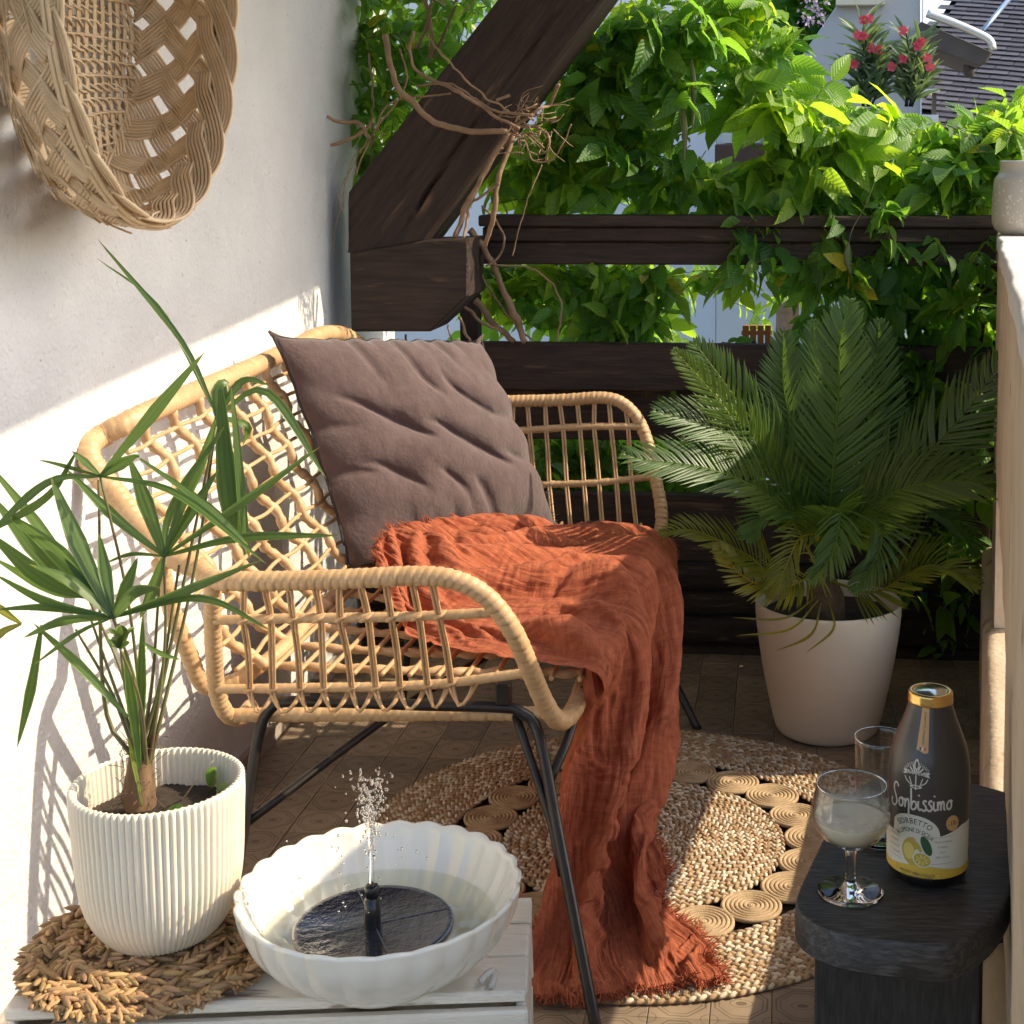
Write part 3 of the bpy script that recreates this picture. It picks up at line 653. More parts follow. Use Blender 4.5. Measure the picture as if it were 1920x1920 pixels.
# ---------------------------------------------------------------- terracotta blanket
def blanket():
    G = [  # rows from the back of the seat over the front rail to the floor; columns near -> far: (px, py, y)
        [(712, 1046, 2.84), (706, 1020, 2.88), (722, 996, 2.94), (755, 984, 3.02), (800, 976, 3.10), (850, 972, 3.18)],
        [(728, 1120, 2.70), (735, 1075, 2.80), (765, 1040, 2.90), (815, 1002, 3.00), (862, 982, 3.12), (900, 972, 3.24)],
        [(770, 1195, 2.60), (790, 1140, 2.70), (830, 1080, 2.82), (880, 1030, 2.96), (930, 995, 3.12), (965, 975, 3.30)],
        [(840, 1232, 2.54), (870, 1170, 2.68), (905, 1105, 2.82), (955, 1050, 2.98), (1010, 1010, 3.18), (1045, 988, 3.36)],
        [(930, 1250, 2.51), (965, 1188, 2.66), (1000, 1120, 2.82), (1045, 1062, 3.00), (1090, 1020, 3.20), (1130, 998, 3.40)],
        [(-.40, 2.46, .500), (-.395, 2.66, .505), (-.39, 2.84, .51), (-.38, 3.03, .515), (-.36, 3.22, .51), (-.34, 3.40, .50)],
        [(-.335, 2.44, .498), (-.325, 2.66, .505), (-.315, 2.84, .51), (-.30, 3.03, .512), (-.285, 3.22, .505), (-.265, 3.40, .49)],
        [(-.308, 2.44, .455), (-.292, 2.64, .455), (-.278, 2.81, .455), (-.262, 2.99, .45), (-.248, 3.18, .44), (-.235, 3.36, .425)],
        [(1070, 1390, 2.47), (1124, 1372, 2.60), (1164, 1345, 2.73), (1202, 1310, 2.88), (1228, 1276, 3.04), (1254, 1245, 3.22)],
        [(1056, 1480, 2.47), (1106, 1470, 2.56), (1146, 1455, 2.65), (1184, 1430, 2.77), (1214, 1398, 2.92), (1256, 1366, 3.10)],
        [(1044, 1580, 2.47), (1086, 1585, 2.51), (1128, 1580, 2.57), (1166, 1565, 2.66), (1194, 1522, 2.78), (1226, 1476, 2.93)],
        [(1016, 1690, 2.40), (1066, 1700, 2.40), (1118, 1698, 2.44), (1164, 1685, 2.48), (1202, 1650, 2.55), (1228, 1590, 2.66)],
        [(992, 1778, 2.42), (1050, 1790, 2.41), (1112, 1782, 2.44), (1172, 1762, 2.46), (1228, 1730, 2.50), (1255, 1690, 2.58)],
        [(978, 1822, 2.385), (1045, 1842, 2.36), (1115, 1834, 2.375), (1185, 1815, 2.395), (1258, 1792, 2.43), (1312, 1755, 2.49)],
        [(968, 1850, 2.36), (1050, 1872, 2.34), (1120, 1864, 2.35), (1200, 1850, 2.37), (1290, 1842, 2.385), (1360, 1836, 2.39)]]
    gz = {12: .040, 13: .024, 14: .021}
    g = np.array([[list(q) if abs(q[0]) < 2 else (list(at_z(q[0], q[1], gz[i])) if i in gz else list(at_y(*q))) for q in row] for i, row in enumerate(G)])
    n, m = 168, 104; S = lattice(g, n, m); s = np.linspace(0, 14, n)[:, None] * np.ones((1, m)); w = np.linspace(0, 1, m)[None] * np.ones((n, 1)); N = normals(S)
    if N[60, 50, 2] < 0: N = -N
    hang = np.clip((s - 6.6) / 1.5, 0, 1) * np.clip((13.4 - s) / 2, 0, 1); seat = np.clip((6.6 - s) / 1.0, 0, 1); flo = np.clip((s - 11.6) / 1.4, 0, 1)
    P2 = np.stack([s * .16, w * 2, 0 * s], -1).reshape(-1, 3); wp = .09 * noise(P2, 1.3, 2).reshape(s.shape) + .022 * np.sin(s * .8 + w * 4)
    ww = w + wp * np.clip((s - 5) / 5, .4, 1)
    amp = hang * (.052 * np.sin(ww * 14.5 + 2.6) + .020 * np.sin(ww * 29 + 1.3 + .4 * s)) + seat * (.020 * np.sin((w + 2.2 * wp) * 14 + .9 + s * .22) + .030 * np.clip(noise(P2 + 7, 3.0, 2).reshape(s.shape), -.5, 1)) * np.clip(s / 1.2 + .15, 0, 1) + flo * .022 * noise(np.stack([s * .55, w * 4, 0 * s], -1).reshape(-1, 3), 1.6, 2).reshape(s.shape)
    X = S + N * amp[..., None]
    big = hang * .050 * np.sin(ww * 14.5 + 2.6) + seat * (.020 * np.sin((w + 2.2 * wp) * 14 + .9 + s * .22) + .022 * np.clip(noise(P2 + 7, 3.0, 2).reshape(s.shape), -.5, 1)) * np.clip(s / 1.2 + .15, 0, 1) + flo * .020 * noise(np.stack([s * .55, w * 4, 0 * s], -1).reshape(-1, 3), 1.6, 2).reshape(s.shape)
    swing = S + N * big[..., None] + (np.gradient(S, axis=1) / (np.linalg.norm(np.gradient(S, axis=1), axis=2)[..., None] + 1e-9)) * (hang * .018 * np.cos(ww * 14.5 + 3.6))[..., None]
    r0, r1 = seglen(S); exw = 1.0 + .40 * hang + .14 * seat + .16 * flo; exs = 1.0 + .05 * seat * np.clip(s, 0, 1) + .10 * flo
    rest = (r0 * exs[:-1], r1 * exw[:, :-1])
    def collide(P):
        x, y, z = P[..., 0], P[..., 1], P[..., 2]
        on = (x < -.325) & (z > .35) & (s < 7.4); z = np.where(on, np.maximum(z, .487), z)
        dx, dz = x + .325, z - .458; d = np.sqrt(dx * dx + dz * dz) + 1e-9; r = .026; hit = (d < r) & (s > 5); k = np.where(hit, r / d, 1); x = -.325 + dx * k; z = .458 + dz * k
        z = np.maximum(z, .021); return np.stack([x, y, z], -1)
    X = relax(X, rest, steps=150, grav=(0, 0, -.0004), keep=swing, keep_k=.07, blur=12, collide=collide, bend=.45, ks=((3, .97), (7, .86)))
    NU, NV = 470, 300; Q = lattice(X, NU, NV); s2 = np.linspace(0, 14, NU)[:, None] * np.ones((1, NV)); w2 = np.linspace(0, 1, NV)[None] * np.ones((NU, 1)); Nn = normals(Q)
    cl = np.cumsum(np.r_[0, np.linalg.norm(np.diff(X.mean(1), axis=0), axis=1) * 1.1]); cs = np.interp(np.linspace(0, 1, NU), np.linspace(0, 1, n), cl)[:, None] * np.ones((1, NV)); cw = w2 * .78
    wobble = noise(np.stack([cs * 7, cw * 7, 0 * cs], -1).reshape(-1, 3), 1, 2).reshape(cs.shape) * .012
    c1 = noise(np.stack([cs * 16, (cw + wobble) * 105, 0 * cs], -1).reshape(-1, 3), 1, 2).reshape(cs.shape)
    c2 = noise(np.stack([cs * 70, cw * 28, 0 * cs + 4], -1).reshape(-1, 3), 1, 2).reshape(cs.shape)
    Q = Q + Nn * (.0044 * c1 + .0020 * c2)[..., None]; Q[..., 2] = np.maximum(Q[..., 2], .0185 + .0015 * (1 + c1))
    mb = MB(); mb.add(Q.reshape(-1, 3), grid_faces(NU, NV)); me = mb.mesh('blanket', M_gauze)
    uv = me.uv_layers.new(name='cloth'); li = np.zeros(len(me.loops), int); me.loops.foreach_get('vertex_index', li); uv.data.foreach_set('uv', np.stack([(cw + wobble).ravel(), cs.ravel()], 1)[li].ravel())
    o = link('blanket', me); props(o, 'terracotta gauze blanket draped over the bench seat down to the rug', 'blanket')
    fm = MB(); K = lambda a, b, k: np.linspace(a, b, k).astype(int)
    hem = [(Q[-1, k], Q[-7, k]) for k in K(0, NV - 1, 300)] + [(Q[k, -1], Q[k, -7]) for k in K(200, NU - 1, 300)] + [(Q[k, 0], Q[k, 6]) for k in K(380, NU - 1, 110)] + [(Q[0, k], Q[6, k]) for k in K(0, NV - 1, 120)]
    for p, q in hem:
        d = (p - q); d /= np.linalg.norm(d) + 1e-9
        for _ in range(2):
            e = d * rng.uniform(.008, .019) + rng.normal(0, .005, 3); e[2] = max(e[2] - .002, .014 - p[2]); a = p - d * .003 + rng.normal(0, .0015, 3); tube(fm, [a, a + e * .5 + rng.normal(0, .002, 3), a + e], [.0012, .001, .0005], 4, n=4, cap=False)
    fr = fm.build('fringe', M_gauze, o); fr['kind'] = 'stuff'
blanket()
# ---------------------------------------------------------------- rug
RC = np.array([-.262, 2.785]); RR = .580; RI = .285
M_braid = mat('jute_braid', (1, 1, 1), (.86, .84, .80), 60, .95, tint=True, bump=.0008, bscale=300)
M_jute = mat('jute_cord', (.48, .35, .21), (.38, .265, .15), 60, .95, bump=.0009, bscale=350, island=.08)
rug = empty('jute_rug', (RC[0], RC[1], 0), 'round braided jute rug with a ring of coiled rounds on the tiled floor', 'rug')
def lump(mb, c, d, L, W, H, col_, n=6):
    """a plump strand end: pointed ellipsoid lying along d"""
    d = np.array([d[0], d[1], d[2] if len(d) > 2 else 0.0]); d /= np.linalg.norm(d); s = np.cross((0, 0, 1), d); s /= np.linalg.norm(s) + 1e-9; up = np.cross(d, s)
    V = [c - d * L]
    for t, k in ((-.55, .75), (.15, 1.0), (.7, .62)):
        for a in np.linspace(0, 2 * math.pi, n, endpoint=False): V.append(c + d * t * L + s * math.cos(a) * W * k + up * math.sin(a) * H * k)
    V.append(c + d * L); F = [(0, 1 + (i + 1) % n, 1 + i) for i in range(n)]
    for r in (0, 1):
        for i in range(n): a = 1 + r * n + i; b = 1 + r * n + (i + 1) % n; F.append((a, b, b + n, a + n))
    F += [(3 * n + 1, 1 + 2 * n + i, 1 + 2 * n + (i + 1) % n) for i in range(n)]
    mb.add(np.array(V), F, col_)
def braid_rings(mb, cx, cy, r0, r1, pitch, z=.010, step=.017):
    nr = int(round((r1 - r0) / pitch)); base = MB
    for k in range(nr):
        r = r0 + (k + .5) * (r1 - r0) / nr
        m = max(5, int(2 * math.pi * r / step)); ph = rng.random() * 6
        for i in range(m):
            a = ph + 2 * math.pi * i / m; t = np.array([-math.sin(a), math.cos(a)]); o = np.array([math.cos(a), math.sin(a)])
            for side in (-1, 1):
                aa = a + side * .25 * step / r; p = np.array([cx + math.cos(aa) * (r + side * pitch * .24), cy + math.sin(aa) * (r + side * pitch * .24), z + rng.uniform(-.001, .001)])
                t = np.array([-math.sin(aa), math.cos(aa)]); d = t * .82 - o * side * .57; w_ = rng.random()
                c = (.66, .56, .42) if w_ < .45 else (.42, .285, .165) if w_ < .93 else (.50, .37, .22)
                c = np.array(c) * rng.uniform(.85, 1.12)
                lump(mb, p, d, step * .62 * rng.uniform(.9, 1.1), pitch * .27, .0052, c, 5)
bd = MB(); lathe(bd, [(.001, .0045), (RI - .004, .0045), (RI - .004, .010), (.001, .010)][::-1], (RC[0], RC[1], 0), 72, c=(.30, .20, .11))
braid_rings(bd, RC[0], RC[1], .004, RI, .0175); o = bd.build('braided_centre', M_braid, rug); o['kind'] = 'stuff'
bd = MB(); lathe(bd, [(.402, .0045), (RR - .003, .0045), (RR - .003, .010), (.402, .010)], (RC[0], RC[1], 0), 120, c=(.30, .20, .11))
braid_rings(bd, RC[0], RC[1], .396, RR, .0178); o = bd.build('braided_border', M_braid, rug); o['kind'] = 'stuff'
cm = MB(); nc = 20; rcoil = .0585
for k in range(7):
    rr = .004 + k * .0085; a = np.linspace(0, 2 * math.pi, 33)[:-1]; tube(cm, [(rr * math.cos(x), rr * math.sin(x), .011) for x in a] + [(rr, 0, .011)], .0047, 6, n=34, cap=False)
lathe(cm, [(.0005, .006), (.055, .006)], (0, 0, 0), 20)
cme = cm.mesh('coil', M_jute)
for i in range(nc):
    a = 2 * math.pi * (i + .3) / nc; rr = .3405 + .004 * (-1) ** i
    o = link('coil', cme, rug, (RC[0] + rr * math.cos(a), RC[1] + rr * math.sin(a), 0)); o.rotation_euler = (0, 0, rng.uniform(0, 6)); s = rng.uniform(.95, 1.02); o.scale = (s, s, 1)

# ---------------------------------------------------------------- white crate
crate = empty('wooden_crate', (-.58, 1.7, 0), 'whitewashed wooden crate carrying the ribbed pot and the fountain bowl', 'crate')
CT = .44
cr_c = at_z(988, 1858, CT); c_b = at_z(956, 1768, CT); c_l = at_z(40, 1893, CT)
ex = (c_l - cr_c); ex.z = 0; Lx = 1.0; exn = -ex.normalized(); eyn = Vector((-exn.y, exn.x, 0))
MC = Matrix(((exn.x, eyn.x, 0, cr_c.x), (exn.y, eyn.y, 0, cr_c.y), (0, 0, 1, 0), (0, 0, 0, 1)))
def cbox(name, lo, hi, bev=.0025, jig=.0006): mb = MB(); box(mb, lo, hi, MC, bev, jig=jig); return mb.build(name, M_crate, crate, False)
wid = ex.length + .02
cbox('board', (-wid, .0, CT - .013), (0, .073, CT)); cbox('board', (-wid, .077, CT - .013), (-.001, .150, CT - .001)); cbox('board', (-wid, .1535, CT - .013), (-.0005, .215, CT))
for i, (z0, z1) in enumerate(((.325, .4235), (.215, .315), (.105, .205), (.0, .095))):
    cbox('board', (-wid, -.011, z0), (.0005, .0015, z1)); cbox('board', (-wid, .2135, z0), (-.001, .2265, z1))
    cbox('end_board', (-.0135, .003, z0), (-.001, .212, z1)); cbox('end_board', (-wid, .003, z0), (-wid + .013, .212, z1))
mb = MB(); tube(mb, [at_z(900, 1842, CT + .006), at_z(914, 1826, CT + .012), at_z(928, 1822, CT + .010), at_z(922, 1850, CT + .005)], .004, 8); 
props(mb.build('cable_clip', mat('pale_clip', (.5, .48, .42), None, rough=.4), None), 'small pale clip lying beside the foot of the fountain bowl', 'clip')

# ---------------------------------------------------------------- seagrass mat
mc = at_z(292, 1786, CT + .004)
M_sea = mat('seagrass', (1, 1, 1), (.80, .76, .7), 50, .7, tint=True, bump=.0006, bscale=250)
mb = MB(); mr = .145
lathe(mb, [(.0, .002), (mr - .012, .002), (mr - .012, .012), (0, .012)], (mc.x, mc.y, CT), 60, c=(.20, .11, .05))
rings = [.012, .026, .040, .053, .066, .079, .091, .103, .115, .126, .137]
for k, r in enumerate(rings):
    m = int(2 * math.pi * r / .0068)
    for i in range(m):
        a = 2 * math.pi * (i + rng.uniform(-.2, .2)) / m + k; rj = r + rng.normal(0, .0025); out = np.array([math.cos(a), math.sin(a), 0]); t = np.array([-math.sin(a), math.cos(a), 0])
        for q in (-1, 1):
            p = np.array([mc.x, mc.y, CT]) + out * (rj + q * .004) + np.array([0, 0, .012 + .005 * math.sin(k * 2.1 + a * 2) + rng.uniform(-.003, .004)])
            d = t * .8 + out * q * rng.uniform(.4, .8) + np.array([0, 0, rng.uniform(-.3, .35)]); c = np.array((.43, .265, .12)) * rng.uniform(.55, 1.35) * (1, rng.uniform(.92, 1.06), rng.uniform(.85, 1.1))
            lump(mb, p, d, rng.uniform(.011, .017), .0035, rng.uniform(.003, .0044), c, 6)
for i in range(330):                                        # ragged rim of short twisted ends
    a = rng.uniform(0, 2 * math.pi); out = np.array([math.cos(a), math.sin(a), 0]); t = np.array([-math.sin(a), math.cos(a), 0])
    p = np.array([mc.x, mc.y, CT]) + out * (mr - .006 + rng.uniform(-.004, .006)) + np.array([0, 0, rng.uniform(.003, .016)])
    lump(mb, p, out * 1.0 + t * rng.uniform(-.9, .9) + np.array([0, 0, rng.uniform(-.6, .4)]), rng.uniform(.008, .013), .0032, .0026, np.array((.45, .28, .13)) * rng.uniform(.55, 1.3), 5)
o = mb.build('seagrass_mat', M_sea); props(o, 'round braided seagrass mat under the ribbed white pot', 'mat')

# ---------------------------------------------------------------- ribbed pot with the fan palm
pc = at_z(306, 1742, CT + .022); pc.z = 0; PZ = CT + .0215
pot = empty('ribbed_pot', (pc.x, pc.y, PZ), 'white vertically ribbed plant pot standing on the seagrass mat', 'pot')
nf = 76
def flutes(amp):
    def f(a, r, z):
        e = np.abs(np.cos(a * nf / 2)) ** .8
        return r * (1 - amp * (1 - e)) , z
    return f
RP = .0985
prof = [(.058, 0), (.062, .001), (.066, .005), (.0735, .014), (.083, .030), (.0895, .050), (.0935, .074), (.0955, .10), (.0970, .135), (RP, .165), (RP, .183)]
mb = MB(); sp_ = spline([(p[0], p[1], 0) for p in prof], 40)[:, :2]
lathe(mb, sp_.tolist() + [(RP - .002, .185), (RP - .0045, .185), (RP - .006, .182)], (pc.x, pc.y, PZ), nf * 8, scal=flutes(.033), cap0=True)
mb.build('pot_body', M_white_pot, pot)
mb = MB(); lathe(mb, [(RP - .0065, .183), (RP - .008, .15), (RP - .010, .10)], (pc.x, pc.y, PZ), nf * 8, scal=flutes(.035)); mb.build('pot_lining', M_white_pot, pot)
mb = MB(); n = 40; rr = np.linspace(0, .0895, 16); A_ = np.linspace(0, 2 * math.pi, n, endpoint=False)
V = np.stack([rr[:, None] * np.cos(A_), rr[:, None] * np.sin(A_), np.zeros((16, n))], -1).reshape(-1, 3); V[:, 2] = .141 + .006 * noise(V, 40, 3); V += np.array([pc.x, pc.y, PZ])
mb.add(V, grid_faces(16, n, True)); o = mb.build('soil', M_soil); props(o, 'dark potting soil inside the ribbed white pot', 'soil'); o['kind'] = 'stuff'
for i in range(70):
    pass

def palm_mat(name, g1, g2, tc_):
    m = bpy.data.materials.new(name); m.use_nodes = True; nt = m.node_tree; N = nt.nodes; L = nt.links; N.clear()
    out = N.new('ShaderNodeOutputMaterial'); b = N.new('ShaderNodeBsdfPrincipled'); t = N.new('ShaderNodeBsdfTranslucent'); ms = N.new('ShaderNodeMixShader')
    a = N.new('ShaderNodeAttribute'); a.attribute_name = 'tint'; oi = N.new('ShaderNodeNewGeometry'); tc = N.new('ShaderNodeTexCoord')
    nz = N.new('ShaderNodeTexNoise'); nz.inputs['Scale'].default_value = 18; nz.inputs['Detail'].default_value = 3; L.new(tc.outputs['Object'], nz.inputs[0])
    mx = N.new('ShaderNodeMix'); mx.data_type = 'RGBA'; L.new(nz.outputs[0], mx.inputs[0]); mx.inputs[6].default_value = _rgb(g1); mx.inputs[7].default_value = _rgb(g2)
    mu = N.new('ShaderNodeMix'); mu.data_type = 'RGBA'; mu.blend_type = 'MULTIPLY'; mu.inputs[0].default_value = 1; L.new(mx.outputs[2], mu.inputs[6]); L.new(a.outputs['Color'], mu.inputs[7])
    mt = N.new('ShaderNodeMix'); mt.data_type = 'RGBA'; mt.blend_type = 'MULTIPLY'; mt.inputs[0].default_value = 1; mt.inputs[6].default_value = _rgb(tc_); L.new(a.outputs['Color'], mt.inputs[7])
    L.new(mu.outputs[2], b.inputs['Base Color']); L.new(mt.outputs[2], t.inputs[0]); b.inputs['Roughness'].default_value = .42; ms.inputs[0].default_value = .38
    L.new(b.outputs[0], ms.inputs[1]); L.new(t.outputs[0], ms.inputs[2]); L.new(ms.outputs[0], out.inputs[0]); return m
M_fan = palm_mat('fan_palm_leaf', (.085, .15, .035), (.14, .22, .06), (.26, .42, .07))
M_fanstem = mat('palm_stem', (.10, .07, .03), (.16, .16, .05), 25, .6)
M_fibre = mat('palm_trunk_fibre', (.20, .12, .06), (.09, .05, .025), 60, .95, bump=.003, bscale=70, stretch=(1, 1, .3))
fp = empty('fan_palm', (pc.x, pc.y, PZ + .12), 'young fan palm with long pleated leaflets growing in the ribbed white pot', 'palm')
def blade(mb, hub, mid, tip, w, c=(1, 1, 1), nseg=14, pleats=2, up=(0, 0, 1), fold=.45, blunt=.08):
    """one pleated leaflet from hub over mid to tip"""
    C = spline([hub, mid, tip], nseg); T = np.gradient(C, axis=0); T /= np.linalg.norm(T, axis=1)[:, None]
    view = C - np.array([0, 0, CAM_H]); view /= np.linalg.norm(view, axis=1)[:, None]
    nrm = -view * .75 + np.array(up) * .45 + rng.normal(0, .16, 3); S = np.cross(T, nrm); S /= np.linalg.norm(S, axis=1)[:, None]; Nn = np.cross(S, T)
    s = np.linspace(0, 1, nseg); wd = w * np.clip(np.minimum((s + .05) ** .55 * 1.25, np.minimum(1, ((1 - s) / .55) ** .8 + blunt * (s < .97))), .02, 1)
    m = 2 * pleats + 1; q = np.linspace(-1, 1, m); zig = np.where(np.arange(m) % 2 == 0, 1.0, -1.0) * fold / pleats
    V = C[:, None] + S[:, None] * (q[None, :, None] * wd[:, None, None] * .5) + Nn[:, None] * (zig[None, :, None] * wd[:, None, None] * .5)
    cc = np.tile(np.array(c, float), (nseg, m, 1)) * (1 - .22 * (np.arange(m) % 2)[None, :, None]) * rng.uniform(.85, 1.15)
    tipb = np.clip((s - .93) / .07, 0, 1)[:, None, None]; cc = cc * (1 - tipb) + np.array([2.2, 1.3, .9]) * tipb
    mb.add(V.reshape(-1, 3), grid_faces(nseg, m), cc.reshape(-1, 3))
YP = 1.573
def Pp(px, py, dy=0): return np.array(at_y(px, py, YP + dy))
# fans: hub, stalk start, [(mid px, tip px, width, y offsets)]
base_pt = (258, 1440)
FANS = [
 ((407, 781), .05, [((340, 640), (183, 448), .0075, .0, 0), ((300, 580), (180, 483), .005, .01, 0), ((415, 722), (432, 722), .019, .02, 1), ((500, 735), (612, 897), .0105, -.01, 0), ((455, 715), (505, 722), .010, 0, 0), ((385, 850), (343, 960), .012, .03, 0), ((425, 850), (468, 1048), .020, -.012, 0), ((463, 800), (455, 835), .010, .02, 0)]),
 ((308, 1043), .0, [((250, 880), (238, 862), .017, -.01, 0), ((455, 945), (600, 838), .0145, -.02, 0), ((450, 1010), (637, 1004), .0125, -.02, 0), ((350, 930), (392, 850), .0135, .0, 0), ((375, 935), (410, 880), .013, .01, 0), ((215, 970), (120, 876), .012, -.01, 0), ((290, 1100), (262, 1160), .018, .0, 0), ((320, 960), (420, 800), .012, .02, 0), ((245, 1040), (188, 1060), .006, .02, 0)]),
 ((188, 893), -.02, [((268, 800), (384, 660), .0175, -.03, 0), ((250, 858), (262, 858), .013, -.01, 0), ((330, 925), (500, 1058), .0088, -.04, 0), ((140, 850), (142, 848), .009, .0, 0), ((90, 905), (-30, 1010), .010, -.02, 0), ((105, 870), (70, 862), .005, 0, 0)]),
 ((212, 1158), -.05, [((345, 1110), (492, 1050), .0115, -.03, 0), ((375, 1122), (512, 1184), .0085, -.04, 0), ((130, 1090), (55, 1058), .014, -.02, 0), ((90, 1130), (-12, 1076), .0105, 0, 0), ((90, 1140), (-12, 1143), .0095, 0, 0), ((120, 1165), (43, 1196), .012, -.03, 0), ((150, 1185), (64, 1246), .006, -.04, 0),
    ((250, 1115), (300, 1102), .018, -.03, 0), ((150, 1030), (95, 893), .019, .02, 0), ((110, 1040), (10, 960), .019, .03, 0), ((195, 1060), (185, 1000), .014, .03, 0), ((180, 1120), (120, 1045), .010, .01, 0), ((240, 1090), (258, 1045), .013, .01, 0)]),
 ((165, 1120), .06, [((90, 1010), (-30, 860), .013, .05, 0), ((80, 1050), (-20, 925), .017, .03, 0), ((85, 1090), (-20, 1000), .020, .02, 0), ((100, 1110), (-15, 1045), .012, .03, 0)]),
 ((225, 1215), -.06, [((205, 1205), (197, 1195), .009, -.02, 0), ((232, 1210), (243, 1205), .010, -.02, 0), ((215, 1190), (205, 1178), .013, -.04, 0), ((240, 1188), (252, 1178), .013, -.04, 0), ((226, 1185), (226, 1172), .014, -.05, 0)]),
]
leafs = []
for hub, dy, segs in FANS:
    h = Pp(*hub, dy); mb = MB()
    tube(mb, [np.array([pc.x - .012, pc.y, PZ + .19]) * 1.0, (np.array([pc.x, pc.y, PZ + .22]) * .45 + h * .55) + np.array([.004, 0, -.01]), h], [.0028, .0019, .0016], 6, n=20)
    leaf = mb.build('leaf_stalk', M_fanstem, fp)
    for mid, tip, wd, tdy, _ in segs:
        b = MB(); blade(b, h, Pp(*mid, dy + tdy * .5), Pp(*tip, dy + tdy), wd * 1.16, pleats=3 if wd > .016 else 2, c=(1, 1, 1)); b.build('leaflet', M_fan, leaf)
# folded parts: leaflets that break and hang
for a, b_, c_, wd, dy in (((413, 730), (425, 900), (440, 1020), .024, .03), ((434, 728), (450, 900), (462, 1040), .012, .03), ((142, 849), (90, 930), (-15, 995), .010, -.02), ((262, 860), (390, 950), (465, 1022), .009, -.03)):
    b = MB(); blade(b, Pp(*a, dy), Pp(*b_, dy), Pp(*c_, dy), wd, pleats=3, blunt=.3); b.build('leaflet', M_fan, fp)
# lower leaflets near the trunk, one stiff pair and a drying leaf
for a, b_, c_, wd, dy, cc in (((240, 1345), (150, 1250), (62, 1168), .0125, -.02, (1, 1, 1)), ((78, 1172), (58, 1290), (32, 1402), .0125, -.02, (.9, .9, .9)), ((268, 1205), (300, 1225), (338, 1237), .007, -.01, (1.1, 1.1, 1)), ((40, 1170), (10, 1150), (-25, 1120), .011, -.02, (2.2, 1.35, .7)), ((40, 1170), (5, 1185), (-20, 1215), .010, -.02, (1.8, 1.1, .6)),
                          ((262, 1440), (250, 1330), (232, 1215), .014, -.02, (1.15, 1.15, 1)), ((262, 1440), (264, 1320), (268, 1150), .013, -.01, (1.2, 1.2, 1)), ((268, 1510), (255, 1440), (238, 1380), .009, -.015, (1.8, 1.4, 1.2))):
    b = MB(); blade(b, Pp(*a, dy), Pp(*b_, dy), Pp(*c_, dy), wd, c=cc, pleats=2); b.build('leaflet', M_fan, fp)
for a, b_, c_ in (((250, 1400), (205, 1290), (142, 1180)), ((255, 1400), (212, 1280), (170, 1160)), ((265, 1400), (300, 1280), (336, 1060)), ((262, 1420), (285, 1280), (300, 1075)), ((258, 1400), (235, 1290), (222, 1170)), ((268, 1430), (305, 1280), (405, 800)), ((250, 1420), (195, 1310), (185, 900))):
    b = MB(); tube(b, [Pp(*a), Pp(*b_, .01), Pp(*c_, .02)], [.003, .002, .0015], 6, n=18); b.build('leaf_stalk', M_fanstem, fp)
b = MB(); tc0 = Pp(262, 1512); tr = [tc0, Pp(262, 1470), Pp(262, 1425), Pp(258, 1385)]; C = spline(tr, 26); tube(b, C, [.0185, .018, .0165, .015, .011, .008], 16, n=60)
Vv = b.v[0]; Vv += (noise(Vv * np.array([1, 1, .35]), 260, 2)[:, None]) * .0022
for i in range(90):
    a = rng.uniform(0, 6.28); z = rng.uniform(.0, .085); p = tc0 + np.array([math.cos(a) * .017, math.sin(a) * .017, z]); d = np.array([math.cos(a) * .5 + rng.normal(0, .5), math.sin(a) * .5 + rng.normal(0, .5), rng.normal(0, .8)])
    tube(b, [p, p + d * .006, p + d * .011 + rng.normal(0, .002, 3)], .0004, 3, n=4, cap=False)
b.build('trunk', M_fibre, fp)
for (px, py, sz, an) in ((395, 1462, .020, .9), (318, 1512, .016, .1), (337, 1510, .011, -.2), (408, 1475, .014, .3)):   # weeds on the soil
    b = MB(); p = np.array(at_z(px, py + 10, PZ + .148)); d = np.array([math.cos(an) * .6, -.3, math.sin(an)]); d /= np.linalg.norm(d)
    blade(b, p - d * sz * .2, p + d * sz * .6 + np.array([0, 0, .004]), p + d * sz * 1.5, sz * 1.0, c=(1.3, 1.4, 1.2), pleats=1, fold=.25, blunt=.2)
    o = b.build('seedling', M_fan); props(o, ['upright round-leaved seedling at the right of the ribbed pot soil', 'pale flat weed leaf against the front rim of the ribbed pot', 'tiny pale weed leaf right of the palm trunk', 'short broad weed leaf near the right rim of the ribbed pot'][int({395: 0, 318: 1, 337: 2, 408: 3}[px])], 'weed')
b = MB(); tube(b, [at_z(345, 1496, PZ + .143), at_y(374, 1455, 1.58), at_y(402, 1424, 1.58)], [.0012, .0008, .0003], 5); props(b.build('dry_straw', mat('straw', (.5, .38, .25), None), None), 'thin dry straw sticking up from the ribbed pot soil', 'straw')

# ---------------------------------------------------------------- fountain bowl
bz = CT; bc = at_z(716, 1822, CT); bc.z = 0; BR_ = .1615; BH = .107
bowl = empty('fountain_bowl', (bc.x, bc.y, bz), 'white scalloped ceramic bowl filled with water on the crate', 'bowl')
ns = 26
def scal(k):
    def f(a, r, z):
        t = np.clip((z - .02) / (BH - .02), 0, 1); e = 1 - np.abs(np.cos(a * ns / 2)) ** 1.3
        return r * (1 - k * np.where(r > .12, (1.5 - .6 * t), .8) * np.clip((z - .004) / .02, 0, 1) * e), z - .0030 * np.clip((z - BH + .02) / .02, 0, 1) * e * (z > BH - .02)
    return f
op = spline([(p[0], p[1], 0) for p in [(.070, 0), (.074, .0), (.074, .006), (.079, .011), (.10, .020), (.125, .036), (.145, .058), (.156, .080), (.1605, .100), (BR_, BH)]], 44)[:, :2]
